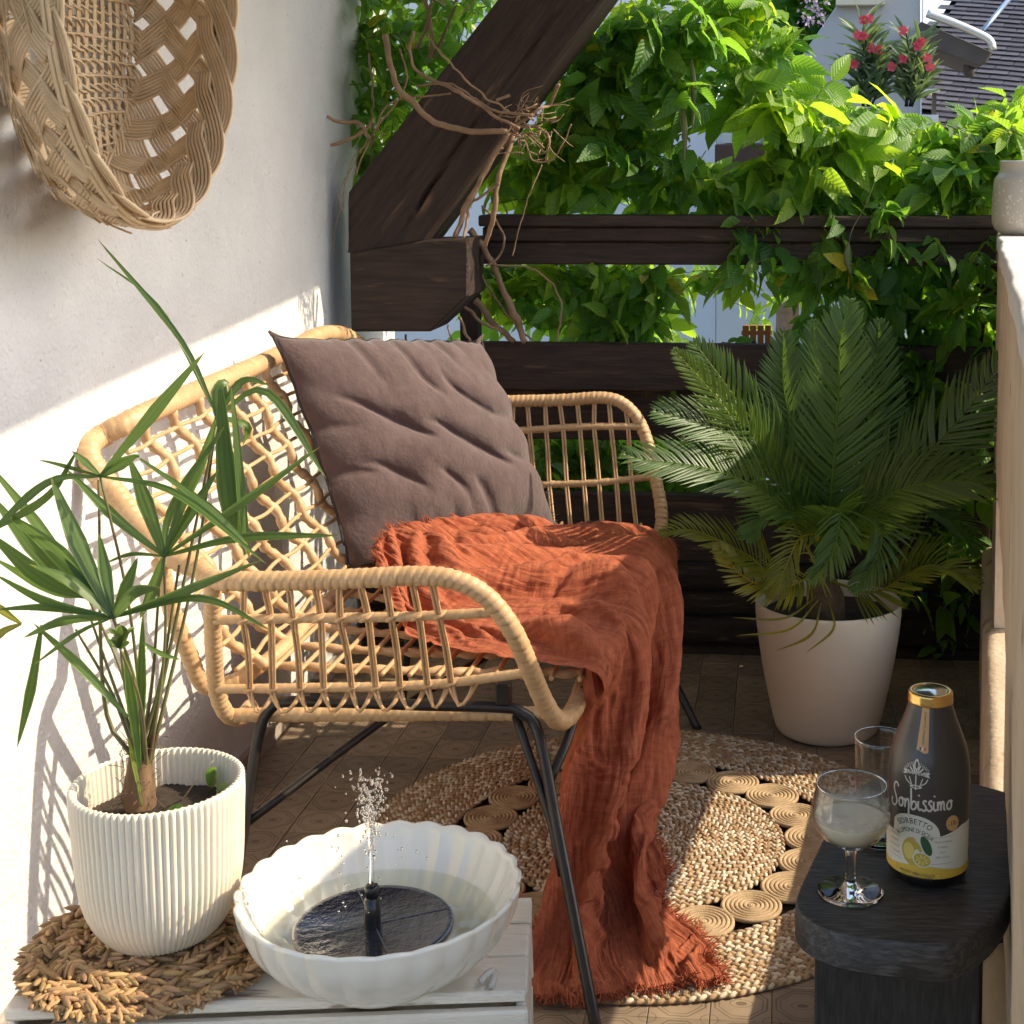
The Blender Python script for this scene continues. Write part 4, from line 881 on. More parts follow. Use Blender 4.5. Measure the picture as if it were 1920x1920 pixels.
ip = spline([(p[0], p[1], 0) for p in [(BR_ - .003, BH + .0015), (BR_ - .007, BH - .001), (.152, .095), (.146, .080), (.134, .058), (.112, .034), (.08, .020), (.04, .014), (.001, .012)]], 36)[:, :2]
mb = MB(); lathe(mb, op.tolist() + ip.tolist(), (bc.x, bc.y, bz), ns * 14, scal=scal(.019), cap0=True); mb.build('bowl_body', M_ceramic, bowl)
def film(name, tintc, fres=1.33, rough=.02, gain=1.0):
    """a thin clear surface: light passes straight through, with a mirror sheen at grazing angles"""
    m = bpy.data.materials.new(name); m.use_nodes = True; nt = m.node_tree; N = nt.nodes; L = nt.links; N.clear(); o = N.new('ShaderNodeOutputMaterial'); t = N.new('ShaderNodeBsdfTransparent'); t.inputs[0].default_value = _rgb(tintc)
    g = N.new('ShaderNodeBsdfGlossy'); g.inputs['Roughness'].default_value = rough; f = N.new('ShaderNodeLayerWeight'); f.inputs['Blend'].default_value = .5; pw = N.new('ShaderNodeMath'); pw.operation = 'POWER'; pw.inputs[1].default_value = 4.0
    mu = N.new('ShaderNodeMath'); mu.operation = 'MULTIPLY_ADD'; mu.inputs[1].default_value = .6 * gain; mu.inputs[2].default_value = .035 * gain; mu.use_clamp = True; L.new(f.outputs['Facing'], pw.inputs[0])
    L.new(pw.outputs[0], mu.inputs[0]); x = N.new('ShaderNodeMixShader'); L.new(mu.outputs[0], x.inputs[0]); L.new(t.outputs[0], x.inputs[1]); L.new(g.outputs[0], x.inputs[2]); L.new(x.outputs[0], o.inputs[0]); return m
M_water = film('water', (.93, .95, .90))
wl = .058; mb = MB(); n = 120; m = 50; rr = np.linspace(0, 1, m) ** .8 * .1315; A_ = np.linspace(0, 2 * math.pi, n, endpoint=False)
V = np.stack([rr[:, None] * np.cos(A_), rr[:, None] * np.sin(A_), np.zeros((m, n))], -1); r3 = rr[:, None] * np.ones((1, n))
V[..., 2] = wl + .00055 * np.sin(r3 * 520) * np.exp(-r3 * 18) + .0004 * noise(V.reshape(-1, 3), 60, 2).reshape(m, n)
mb.add(V.reshape(-1, 3) + np.array([bc.x, bc.y, bz]), grid_faces(m, n, True)); o = mb.build('water', M_water); props(o, 'still clear water filling the white scalloped bowl', 'water', kind='stuff')
dc = at_z(701, 1738, bz + wl + .001); fnt = empty('fountain_pump', (dc.x, dc.y, dc.z), 'black solar fountain disc with a short nozzle floating in the bowl', 'fountain')
M_solar = mat('solar_disc', (.008, .008, .014), (.02, .02, .035), 30, .08, coat=1, bump2=.0022, b2scale=75, bump=.0008, bscale=260)
mb = MB(); lathe(mb, [(.0, -.004), (.085, -.004), (.0905, -.001), (.0905, .003), (.0875, .005), (.083, .0035), (.0, .0035)], (dc.x, dc.y, dc.z), 80); mb.build('disc', M_solar, fnt)
M_blk = mat('black_plastic', (.01, .01, .011), None, rough=.28)
mb = MB(); lathe(mb, [(.0098, .0035), (.0092, .018), (.0088, .036), (.0072, .0365), (.0072, .0395), (.0082, .040), (.0082, .050), (.0070, .0518), (.0, .0518)], (dc.x, dc.y - .004, dc.z), 28); mb.build('nozzle', M_blk, fnt)
for k in range(4):
    a = .5 + k * math.pi / 2; mb = MB(); box(mb, (-.0006, -.044, -.0002), (.0006, .044, .0004), Matrix.Translation((dc.x + math.cos(a) * .046, dc.y + math.sin(a) * .046, dc.z + .0042)) @ Matrix.Rotation(a + math.pi / 2, 4, 'Z')); mb.build('cell_line', mat('cell_line', (.12, .12, .14), None, rough=.4) if k == 0 else bpy.data.materials['cell_line'], fnt, False)
M_drop = glass('water_drop', (1, 1, 1), .0, 1.33)
jet0 = np.array([dc.x, dc.y - .004, dc.z + .052]); mb = MB()
tube(mb, [jet0, jet0 + V3(.0005, 0, .03), jet0 + V3(-.0005, 0, .055), jet0 + V3(-.001, 0, .085)], [.0030, .0022, .0030, .0018], 8, n=30)
def drop(mb, p, r, st=1.2):
    prof = [(math.sin(t) * r, -math.cos(t) * r * st) for t in np.linspace(.05, math.pi - .05, 6)]; lathe(mb, prof, p, 8, cap0=True, cap1=True)
for i in range(330):
    h = rng.beta(4, 2) * .135; sp = .0025 + (h / .12) ** 3 * .010; p = jet0 + np.array([rng.normal(0, sp), rng.normal(0, sp), h]); drop(mb, p, rng.uniform(.0004, .0017), rng.uniform(1, 2.2))
for i in range(45):
    p = jet0 + np.array([rng.normal(0, .035), rng.normal(0, .03), rng.uniform(-.03, .08)]); drop(mb, p, rng.uniform(.0006, .0017))
o = mb.build('water_spray', M_drop); props(o, 'thin upright water jet breaking into droplets above the bowl', 'water', kind='stuff')
# ---------------------------------------------------------------- basket on the wall
M_reed = mat('basket_reed', (.74, .57, .37), (.62, .45, .27), 16, .6, bump=.0006, bscale=200, island=.14)
bk = empty('wicker_basket', (-1.19, 2.42, 1.55), 'large woven natural reed basket hanging open on the white wall', 'basket')
BA, BB = V3(-1.186, 2.405, 1.65), V3(-.985, 2.236, 1.635)     # centres of base and mouth
def bsurf(th, s, off=0.0):
    """th round the basket, s 0 base .. 1 mouth; off = along the outward normal"""
    def q(th, s):
        r = .205 + (.302 - .205) * (1 - (1 - s) ** 4.0); rz = .265 + (.365 - .265) * (1 - (1 - s) ** 4.0)
        c = BA + (BB - BA) * V3(s ** 1.15, s ** .62, s); e1 = V3(.58 * s, .9 - .08 * s, 0) / math.hypot(.58 * s, .9 - .08 * s)
        e1 = V3(.05 * s, 1, 0)
        return c + e1 * r * math.cos(th) + V3(0, 0, 1) * rz * math.sin(th)
    p = q(th, s)
    if off:
        d1 = q(th + .02, s) - p; d2 = q(th, s + .02) - p; n = np.cross(d2, d1); n /= np.linalg.norm(n) + 1e-9
        c = BA + (BB - BA) * s
        if np.dot(n, p - c) < 0: n = -n
        p = p + n * off
    return p
def band(pfun, n, w, reeds=5, r=None):
    """a flat band of parallel round reeds following pfun(t)->(point, side vector)"""
    mb = MB(); r = r or w / reeds / 2 * .95
    pts = [pfun(t) for t in np.linspace(0, 1, n)]; C = np.array([p[0] for p in pts]); S = np.array([p[1] for p in pts])
    for k in range(reeds):
        o = (k - (reeds - 1) / 2) * w / reeds; tube(mb, C + S * o, r, 5, n=n * 2, cap=True)
    return mb
NB = 22
for fam in (1, -1):
    for i in range(NB):
        t0 = 2 * math.pi * (i + (.5 if fam < 0 else 0)) / NB; sweep = .62 * fam
        def pf(t, t0=t0, sweep=sweep, fam=fam):
            s = t * .97; th = t0 + sweep * s; off = .0045 * fam * math.sin(2 * NB * sweep * fam * s / 2 / math.pi * 3.14159 * 1.0 * 1.0 + (0)) 
            ph = (2 * sweep * fam * s) * NB / (2 * math.pi); off = .0048 * fam * math.cos(math.pi * ph)
            p = bsurf(th, s, off); q = bsurf(th + .01 * sweep, s + .01, off); d = q - p; d /= np.linalg.norm(d); tz = bsurf(th + .03, s, off) - p
            tz = tz - d * np.dot(tz, d); tz /= np.linalg.norm(tz); return p, tz
        mb = band(pf, 26, .047 if fam > 0 else .042, 7); mb.build('woven_band', M_reed, bk)
for i in range(NB):                                            # border loops lying over the mouth
    t0 = 2 * math.pi * i / NB + .62
    def pf(t, t0=t0):
        th = t0 + .80 * t; s = .80 + .21 * math.sin(math.pi * min(1, t * 1.15) ** .8); off = -.011 + .004 * math.cos(math.pi * t); p = bsurf(th, s, off); q = bsurf(th + .02, .80 + .21 * math.sin(math.pi * min(1, (t + .032) * 1.15) ** .8), off)
        d = q - p; d /= np.linalg.norm(d); tz = bsurf(th, s + .03, off) - p; tz = tz - d * np.dot(tz, d); tz /= np.linalg.norm(tz) + 1e-9; return p, tz
    mb = band(pf, 20, .040, 6); mb.build('border_loop', M_reed, bk)
for k in range(3):                                             # rods of the rim
    tube(mb := MB(), [bsurf(a, .985 + .012 * (k - 1), (.004, -.004, .0)[k]) for a in np.linspace(0, 2 * math.pi, 60)], .0036, 6, n=150, cap=False); mb.build('rim_rod', M_reed, bk)
# base: close rows of thin wavy rods with open lattice
for j in range(46):
    zz = -.255 + j * .0113; hw = .185 * math.sqrt(max(0, 1 - (zz / .262) ** 2)); mb = MB(); pts = []
    if hw < .02: continue
    for k in range(26):
        yy = -hw + 2 * hw * k / 25; pts.append(BA + V3(.010 + .0055 * math.sin(k * 1.35 + j * math.pi), yy, zz - .30 * yy + .003 * math.sin(k * 2.2 + j)))
    tube(mb, pts, .0026, 4, n=52); mb.build('base_rod', M_reed, bk)
for j in range(13):
    yy = -.168 + j * .028; hz = .258 * math.sqrt(max(0, 1 - (yy / .186) ** 2)); mb = MB()
    for q in (-.004, .0, .004):
        tube(mb, [BA + V3(.010 + .003 * math.cos(k), yy + q, -hz + 2 * hz * k / 12 - .30 * yy) for k in range(13)], .0022, 4, n=30)
    mb.build('base_stake', M_reed, bk)
mb = MB(); rng2 = np.random.default_rng(3)
for i in range(46):                                            # loose reed ends on the outside
    a = rng2.uniform(2.9, 4.4); s = rng2.uniform(.1, .75); p = bsurf(a, s, .008); q = bsurf(a + rng2.uniform(.15, .4), s + rng2.uniform(-.1, .2), rng2.uniform(.006, .018)); tube(mb, [p, (p + q) / 2 + V3(0, 0, -.003), q], .0017, 4, n=6)
mb.build('loose_reeds', M_reed, bk)['kind'] = 'stuff'

# ---------------------------------------------------------------- stool, glasses, bottle
ST = .52
outl = [(1537, 1583), (1510, 1640), (1493, 1682), (1494, 1702), (1512, 1722), (1548, 1740), (1595, 1753), (1657, 1762), (1720, 1768), (1770, 1771), (1806, 1760), (1850, 1733), (1884, 1690), (1903, 1640), (1918, 1575), (1927, 1520), (1918, 1498), (1880, 1482), (1820, 1466), (1760, 1452), (1690, 1446), (1630, 1462), (1585, 1500), (1560, 1540)]
poly = np.array([list(at_z(a, b, ST))[:2] for a, b in outl]); ctr = poly.mean(0)
pl3 = spline([(p[0], p[1], 0) for p in np.vstack([poly, poly[:1]])], 121)[:-1, :2]
stool = empty('wooden_stool', (ctr[0], ctr[1], 0), 'black stained wooden stool with a thick rounded top carrying the bottle and glasses', 'stool')
mb = MB(); rings = []; TH = .046
for ins, z in ((.006, ST - TH), (.0, ST - TH + .005), (.0, ST - .004), (.0015, ST - .0012), (.0045, ST), (.03, ST), (.08, ST)):
    rings.append(np.c_[pl3 + (ctr - pl3) / np.linalg.norm(ctr - pl3, axis=1)[:, None] * ins, np.full(len(pl3), z)])
V = np.vstack(rings); n = len(pl3); F = grid_faces(len(rings), n, True).tolist() + [tuple(range(n))[::-1], tuple(range((len(rings) - 1) * n, len(rings) * n))]
V[:, 2] += np.where(V[:, 2] > ST - .02, .0007 * noise(V, 25, 2), .001 * noise(V, 20, 2)); mb.add(V, F); o = mb.build('seat', M_stool, stool); o.data.set_sharp_from_angle(angle=R(50))
def leg_panel(px0, px1, y0, y1):
    a = at_y(px0, 1850, y0).x; b = at_y(px1, 1850, y0).x; mb = MB(); box(mb, (a, y0, 0), (b, y1, ST - TH + .002), bev=.003); mb.build('leg', M_stool_leg, stool, False)
leg_panel(1528, 1838, 1.635, 1.665); leg_panel(1600, 1893, 1.86, 1.888)
mb = MB(); box(mb, (ctr[0] - .012, 1.66, .20), (ctr[0] + .012, 1.862, .26), bev=.003); mb.build('stretcher', M_stool, stool, False)

M_glass = glass('clear_glass', (1, 1, 1), 0.0, 1.42)
def glassware(name, c, outer, inner, seg, lab):
    mb = MB(); lathe(mb, outer + inner[::-1], (c.x, c.y, c.z), seg, cap0=True, cap1=True); o = mb.build(name, M_glass); return props(o, lab, 'glass')
gc = at_z(1594, 1673, ST); gc.z = ST + .001
go = [(.0, 0), (.0375, .0), (.0388, .0012), (.037, .003), (.020, .005), (.0095, .008), (.0065, .014), (.0058, .035), (.0068, .050), (.012, .0555), (.026, .062), (.037, .0725), (.0435, .086), (.0450, .098), (.0440, .110), (.0418, .122), (.0403, .1295)]
gi = [(.0, .0585), (.012, .0590), (.025, .0648), (.0355, .0745), (.0420, .087), (.0435, .098), (.0426, .110), (.0404, .122), (.0394, .1295)]
go_ = spline([(a, b, 0) for a, b in go[3:]], 50)[:, :2].tolist(); gi_ = spline([(a, b, 0) for a, b in gi], 36)[:, :2].tolist()
M_thin = film('thin_glass', (.99, .985, .965), 1.5, .01, 1.7)
gob = empty('goblet', tuple(gc), 'stemmed glass half full of pale sorbet on the front of the black stool', 'glass')
mb = MB(); lathe(mb, go[:3] + [q for q in go_ if q[1] < .0575] + [(.0005, .0575)], tuple(gc), 72, cap0=True, cap1=True); mb.build('stem_and_foot', M_glass, gob)
mb = MB(); lathe(mb, [q for q in go_ if q[1] > .0570] + [(.0400, .1303)] + gi_[::-1], tuple(gc), 72); mb.build('glass_bowl', M_thin, gob)
mb = MB(); tube(mb, [(gc.x + .0400 * math.cos(a), gc.y + .0400 * math.sin(a), gc.z + .1301) for a in np.linspace(0, 2 * math.pi, 49)], .0007, 8, n=97, cap=False); mb.build('rim', M_glass, gob)
M_milk = mat('lemon_sorbet', (.90, .84, .68), (.92, .87, .74), 30, .35, trans=.2, tcol=(.85, .8, .65))
def in_glass(k): return [(a * k, b) for a, b in gi_]
lq = [(a - .0004, b + .0004) for a, b in gi_ if b < .089]; lq.append((lq[-1][0] + .0004, .0905)); mb = MB(); lathe(mb, lq + [(lq[-1][0] - .004, .0898), (.001, .0895)], (gc.x, gc.y, gc.z), 64); o = mb.build('sorbet_drink', M_milk); props(o, 'pale cloudy lemon sorbet drink inside the stemmed glass', 'drink', kind='stuff')
M_film = mat('sorbet_film', (.80, .76, .66), None, rough=.5)
nt = M_film.node_tree; N_ = nt.nodes; b_ = [x for x in N_ if x.type == 'BSDF_PRINCIPLED'][0]
tc_ = N_.new('ShaderNodeTexCoord'); nn = N_.new('ShaderNodeTexNoise'); nn.inputs['Scale'].default_value = 70; nn.inputs['Detail'].default_value = 5; nt.links.new(tc_.outputs['Object'], nn.inputs[0])
sx = N_.new('ShaderNodeSeparateXYZ'); nt.links.new(tc_.outputs['Object'], sx.inputs[0]); mr_ = N_.new('ShaderNodeMapRange'); mr_.inputs[1].default_value = gc.z + .089; mr_.inputs[2].default_value = gc.z + .112; mr_.inputs[3].default_value = .62; mr_.inputs[4].default_value = .0; nt.links.new(sx.outputs[2], mr_.inputs[0])
mm = N_.new('ShaderNodeMath'); mm.operation = 'MULTIPLY'; nt.links.new(mr_.outputs[0], mm.inputs[0]); nt.links.new(nn.outputs[0], mm.inputs[1]); mm2 = N_.new('ShaderNodeMath'); mm2.operation = 'MULTIPLY'; mm2.inputs[1].default_value = 1.7; mm2.use_clamp = True; nt.links.new(mm.outputs[0], mm2.inputs[0]); nt.links.new(mm2.outputs[0], b_.inputs['Alpha'])
mb = MB(); lathe(mb, [(a - .0003, b) for a, b in gi_ if .0885 < b < .113], (gc.x, gc.y, gc.z), 64); o = mb.build('sorbet_film', M_film); props(o, 'thin milky film left on the inside of the stemmed glass', 'drink', kind='stuff')
tcn = at_z(1650, 1577, ST); tcn.z = ST + .001
to = [(0, 0), (.0265, 0), (.0285, .002), (.0295, .02), (.0312, .07), (.0332, .125), (.0336, .134)]; ti = [(0, .009), (.0245, .0095), (.0268, .014), (.0280, .04), (.0300, .09), (.0320, .133)]
tum = empty('tumbler', tuple(tcn), 'tall empty clear tumbler standing behind the bottle and stemmed glass', 'glass')
mb = MB(); lathe(mb, [(.0005, 0), (.0265, 0), (.0285, .002), (.0290, .009), (.0286, .0098), (.0005, .0098)], tuple(tcn), 64, cap0=True, cap1=True); mb.build('thick_base', M_glass, tum)
mb = MB(); lathe(mb, spline([(a, b, 0) for a, b in [(.0290, .010), (.0295, .02), (.0312, .07), (.0332, .125), (.0336, .134)]], 20)[:, :2].tolist() + [(.0331, .1346)] + spline([(a, b, 0) for a, b in ti[::-1][:-2]], 18)[:, :2].tolist(), tuple(tcn), 64); mb.build('glass_wall', M_thin, tum)
mb = MB(); tube(mb, [(tcn.x + .0333 * math.cos(a), tcn.y + .0333 * math.sin(a), tcn.z + .1343) for a in np.linspace(0, 2 * math.pi, 49)], .0006, 8, n=97, cap=False); mb.build('rim', M_glass, tum)
# bottle ------------------------------------------------------------
btc = at_z(1738, 1636, ST); btc.z = ST + .001
BP = [(.0395, 0), (.0440, .003), (.0468, .010), (.0478, .022), (.0480, .06), (.0480, .115), (.0476, .134), (.0455, .150), (.0420, .163), (.0365, .178), (.0310, .192), (.0268, .204), (.0243, .213), (.0238, .224)]
bs = spline([(a, b, 0) for a, b in BP], 80)
def brad(z): return float(np.interp(z, bs[:, 1], bs[:, 0]))
bot = empty('bottle', tuple(btc), 'dark sorbet bottle with a gold screw cap and lemon label on the black stool', 'bottle')
M_bglass = mat('dark_sleeve', (.040, .034, .031), (.052, .045, .041), 8, .38, coat=.25); M_base = mat('dark_bottle_glass', (.006, .005, .004), None, rough=.06, coat=1)
mb = MB(); q = bs[bs[:, 1] < .0175]; lathe(mb, [(0, 0)] + q[:, :2].tolist(), tuple(btc), 72); mb.build('bottle_base', M_base, bot)
mb = MB(); q = bs[bs[:, 1] > .0140]; lathe(mb, (q[:, :2] + np.array([.0003, 0])).tolist(), tuple(btc), 96); mb.build('sleeve', M_bglass, bot)
M_gold = mat('gold_cap', (.80, .52, .18), (.74, .46, .15), 20, .24, metal=1); M_lid = mat('cap_top', (.72, .70, .58), None, rough=.16, metal=.9)
mb = MB(); lathe(mb, [(.0245, .2115), (.0262, .2120), (.0266, .2135), (.0262, .2155), (.0260, .2225), (.0256, .2245), (.0240, .2255), (.0205, .2255), (.0196, .2243), (.0185, .2245)], tuple(btc), 96, scal=lambda a, r, z: (r * (1 + .004 * np.cos(a * 4)), z)); mb.build('cap', M_gold, bot)
mb = MB(); lathe(mb, [(.0187, .2245), (.0176, .2254), (.0002, .2256)], tuple(btc), 60); mb.build('cap_disc', M_lid, bot)
# label printed on the sleeve: u = metres round the bottle (0 faces the viewer), v = height
FA = math.atan2(-btc.y, -btc.x) - .10
def onb(u, v, lift): 
    v = float(np.interp(v, (0, .1, .165, .23), (0, .091, .162, .23))); r = brad(v) + .0003 + lift; a = FA + u / .048; return (btc.x + r * math.cos(a), btc.y + r * math.sin(a), btc.z + v)
def ink(name, c, rough=.5): return mat(name, c, None, rough=rough)
I_white = ink('print_cream', (.72, .68, .56)); I_yel = ink('print_yellow', (.72, .46, .06)); I_dark = ink('print_dark', (.05, .035, .02)); I_gold = ink('print_gold', (.60, .36, .14)); I_lem = ink('print_lemon', (.52, .40, .06)); I_lem2 = ink('print_lemon_light', (.72, .56, .16)); I_green = ink('print_leaf', (.035, .10, .035)); I_silver = ink('print_silver', (.62, .58, .50)); I_rib = ink('print_ribbon', (.62, .30, .16)); I_red = ink('print_red', (.6, .06, .03)); I_grey = ink('print_grey', (.26, .23, .17))
def region(name, m, uf, v0f, v1f, us, lift, nv=8):
    mb = MB(); V = [onb(u, v0f(u) + (v1f(u) - v0f(u)) * k / (nv - 1), lift) for u in us for k in range(nv)]; mb.add(V, grid_faces(len(us), nv)); return mb.build(name, m, bot)
US = np.linspace(-.074, .074, 90)
# v of the cream panel's upper edge: an arch in the middle, sweeping up on the right, low on the left
def vtop(u):
    if u < -.040: return .070
    if u < .0195: t = (u + .012) / .031; return .0735 + .0255 * math.sqrt(max(0, 1 - min(1, abs(t)) ** 2.3))
    return .0735 + .010 * min(1, (u - .0195) / .030) ** 1.2
region('cream_label', I_white, None, lambda u: .030 + .0035 * math.cos(u * 60), vtop, np.linspace(-.070, .070, 200), .0002)
region('yellow_band', I_yel, None, lambda u: .0165, lambda u: .030 + .0035 * math.cos(u * 60), US, .0003, 5)
def poly_print(name, m, pts, lift):
    mb = MB(); c = np.mean(pts, 0); V = [onb(c[0], c[1], lift)] + [onb(p[0], p[1], lift) for p in pts]; n = len(pts); mb.add(V, [(0, 1 + i, 1 + (i + 1) % n) for i in range(n)]); return mb.build(name, m, bot, False)
def ell(cx, cy, a, b, rot=0, n=28, f=None):
    out = []
    for t in np.linspace(0, 2 * math.pi, n, endpoint=False):
        x, y = a * math.cos(t), b * math.sin(t)
        if f: x, y = f(t, x, y)
        out.append((cx + x * math.cos(rot) - y * math.sin(rot), cy + x * math.sin(rot) + y * math.cos(rot)))
    return out
poly_print('lemon', I_lem, ell(-.0135, .050, .0125, .0185, .12, 36, lambda t, x, y: (x * (1 - .35 * max(0, math.sin(t)) ** 3), y)), .0005)
poly_print('lemon', I_lem2, ell(-.017, .0505, .0070, .0110, .05), .0007)
poly_print('lemon', I_gold, ell(-.0125, .0665, .0032, .0030), .0007)
poly_print('leaf', I_green, ell(.0035, .0605, .0052, .0135, .35, 24, lambda t, x, y: (x, y)), .0008)
poly_print('lemon_half', I_white, ell(-.001, .0415, .0115, .0098, -.45), .0009); poly_print('lemon_half', I_lem, ell(-.001, .0415, .0098, .0082, -.45), .0011)
for k in range(8):
    a = k * math.pi / 4 + .2; c0 = (-.001 + .0052 * math.cos(a), .0415 + .0044 * math.sin(a)); poly_print('lemon_segment', I_lem2, ell(c0[0], c0[1], .0030, .0011, a, 10), .0013)
def stroke(name, m, lines, w, lift):
    mb = MB()
    for ln in lines:
        P = spline([(a, b, 0) for a, b in ln], max(4, len(ln) * 6))[:, :2] if len(ln) > 2 else np.linspace(ln[0], ln[-1], 5); T = np.gradient(P, axis=0); T /= np.linalg.norm(T, axis=1)[:, None] + 1e-12; S = np.c_[-T[:, 1], T[:, 0]] * w / 2
        V = [];
        for p, s in zip(P, S): V += [onb(p[0] + s[0], p[1] + s[1], lift), onb(p[0] - s[0], p[1] - s[1], lift)]
        mb.add(V, [(2 * i, 2 * i + 1, 2 * i + 3, 2 * i + 2) for i in range(len(P) - 1)])
    return mb.build(name, m, bot, False)
# the brushed name, letter by letter (x to the right, y up, one unit = x height)
L_ = {'S': ([[(1.1, 2.0), (.85, 2.35), (.45, 2.2), (.35, 1.6), (.65, 1.0), (.85, .4), (.6, -.1), (.15, -.2), (-.1, .2), (.05, .55)]], 1.15),
      'o': ([[(.55, .95), (.2, .8), (.05, .4), (.2, .05), (.5, .1), (.62, .5), (.5, .9), (.75, .8)]], .78),
      'r': ([[(.0, .95), (.15, .6), (.12, .0)], [(.12, .4), (.3, .85), (.55, .95), (.62, .3), (.62, -.6), (.8, -1.0)]], .82),
      'b': ([[(.05, 2.2), (.08, 1.2), (.12, .1), (.4, .0), (.68, .3), (.6, .8), (.3, .8), (.12, .4)]], .82),
      'i': ([[(.1, .95), (.1, .3), (.25, .0), (.45, .15)], [(.13, 1.45), (.2, 1.6)]], .48),
      's': ([[(.55, .95), (.35, 1.05), (.18, .8), (.45, .45), (.5, .15), (.25, -.05), (-.02, .12)]], .62),
      'm': ([[(.05, .95), (.1, .0)], [(.1, .5), (.3, .92), (.42, .7), (.42, .0)], [(.42, .5), (.62, .95), (.78, .7), (.78, .2), (.95, .0)]], 1.08)}
def word(txt, x0, y0, sc, rise, m, w, lift, name):
    x = 0; lines = []
    for ch in txt:
        ls, adv = L_[ch]
        for l in ls: lines.append([(x0 + (x + a) * sc, y0 + b * sc * 1.02 + rise * (x * sc)) for a, b in l])
        x += adv
    return stroke(name, m, lines, w, lift)
word('Sorbissimo', -.0440, .1045, .0102, .040, I_silver, .0021, .0005, 'brand_lettering')
def text(name, s, size, u, v, m, lift, arc=None, rot=0, sp=1.0, narrow=1.0, bold=0.0):
    """lettering set in the built-in face, bent round the bottle; arc = (centre u, centre v, radius) sets it on a curve"""
    cu = bpy.data.curves.new('t', 'FONT'); cu.body = s; cu.size = size; cu.align_x = 'CENTER'; cu.align_y = 'CENTER'; cu.space_character = sp; cu.offset = bold; cu.resolution_u = 3
    ob = bpy.data.objects.new('t', cu); col.objects.link(ob); dg = bpy.context.evaluated_depsgraph_get(); me = bpy.data.meshes.new_from_object(ob.evaluated_get(dg)); bpy.data.objects.remove(ob)
    mb = MB(); V = []
    for vt in me.vertices:
        x, y = vt.co.x * narrow, vt.co.y
        if arc: a = x / arc[2]; U_, W_ = arc[0] + (arc[2] + y) * math.sin(a), arc[1] + (arc[2] + y) * math.cos(a)
        else: U_, W_ = u + x * math.cos(rot) - y * math.sin(rot), v + x * math.sin(rot) + y * math.cos(rot)
        V.append(onb(U_, W_, lift))
    mb.add(V, [tuple(p.vertices) for p in me.polygons]); bpy.data.meshes.remove(me); return mb.build(name, m, bot, False)
text('lettering', 'SORBETTO', .0105, 0, 0, I_dark, .0006, arc=(-.0115, .058, .0325), sp=1.15, narrow=.78)
text('lettering', 'AL LIMONE DI SICILIA', .0085, 0, 0, I_dark, .0006, arc=(-.0115, .050, .0290), sp=1.0, narrow=.62)
poly_print('badge', I_gold, ell(.0345, .0895, .0086, .0105, .15, 24, lambda t, x, y: (x * (1 + .03 * math.cos(12 * t)), y * (1 + .03 * math.cos(12 * t)))), .0006)
stroke('badge_ring', I_rib, [[(.0345 + .0072 * math.cos(a), .0895 + .009 * math.sin(a)) for a in np.linspace(0, 6.28, 14)]], .0006, .0008)
text('lettering', '-10-', .0095, .0345, .0895, I_dark, .0009, rot=.12, narrow=.8)
pts = [(-.034, .0265), (.018, .0235), (.018, .0175), (-.034, .0205)]; poly_print('ribbon', I_rib, [(-.036, .0275), (-.030, .0262), (-.008, .0245), (.014, .0238), (.022, .0243), (.019, .0212), (.022, .0180), (.014, .0178), (-.008, .0185), (-.030, .0202), (-.036, .0212), (-.033, .0243)], .0006)
text('lettering', 'DESSERT ANALCOLICO', .0052, -.0075, .0214, I_dark, .0008, rot=-.04, narrow=.78)
text('lettering', 'GELATO DA BERE', .0066, -.008, .0158, I_dark, .0007, narrow=.74)
for k in range(4):
    text('small_print', ['CON SUCCO FRESCO', 'DI LIMONI DI', 'SICILIA', 'SENZA GLUTINE'][k], .0036, .0225, .066 - .0068 * k, I_grey, .0005, narrow=.62); text('small_print', ['SERVIRE FREDDO', 'AGITARE BENE', 'PRIMA DELL USO', 'NON CONGELARE'][k], .0036, -.0385, .0655 - .0075 * k, I_grey, .0005, narrow=.6)
stroke('label_rule', I_grey, [[(.008, .0715), (.036, .0735)], [(.008, .0365), (.036, .0375)], [(-.050, .072), (-.030, .070)], [(-.050, .038), (-.026, .036)]], .0004, .0005)
# emblem: cutlery fan, banner and ring of words
text('lettering', 'SAPORE ITALIANO', .0052, 0, 0, I_silver, .0006, arc=(-.010, .1385, .0170), sp=1.2, narrow=.66)
cxe, cye = -.010, .1455
for a in (-1.25, -.8, -.4, .4, .8, 1.25):
    stroke('emblem_cutlery', I_silver, [[(cxe + math.sin(a) * .003, cye - .002 + math.cos(a) * .002), (cxe + math.sin(a) * .0115, cye - .002 + math.cos(a) * .011)]], .0017, .0005)
poly_print('emblem_spoon', I_silver, ell(cxe, cye + .0090, .0030, .0058), .0007); poly_print('emblem_spoon', M_bglass, ell(cxe + .0003, cye + .0088, .0017, .0040), .0009); stroke('emblem_spoon', I_silver, [[(cxe, cye + .004), (cxe, cye - .018)]], .0014, .0007)
poly_print('emblem_banner', I_silver, [(cxe - .0165, cye + .0022), (cxe - .0145, cye - .0005), (cxe - .0165, cye - .0030), (cxe + .0165, cye - .0035), (cxe + .0145, cye - .0005), (cxe + .0165, cye + .0017)], .0008)
text('lettering', 'DOLCE CREMOSO', .0036, cxe, cye - .0006, I_dark, .0010, narrow=.8)
for s in (-1, 1):
    stroke('emblem_cutlery', I_silver, [[(cxe + s * .014, cye - .005), (cxe + s * .011, cye - .0095), (cxe + s * .006, cye - .0125)], [(cxe + s * .008, cye - .005), (cxe + s * .004, cye - .015)], [(cxe, cye - .013), (cxe + s * .007, cye - .0145), (cxe, cye - .0165)]], .0011, .0006)
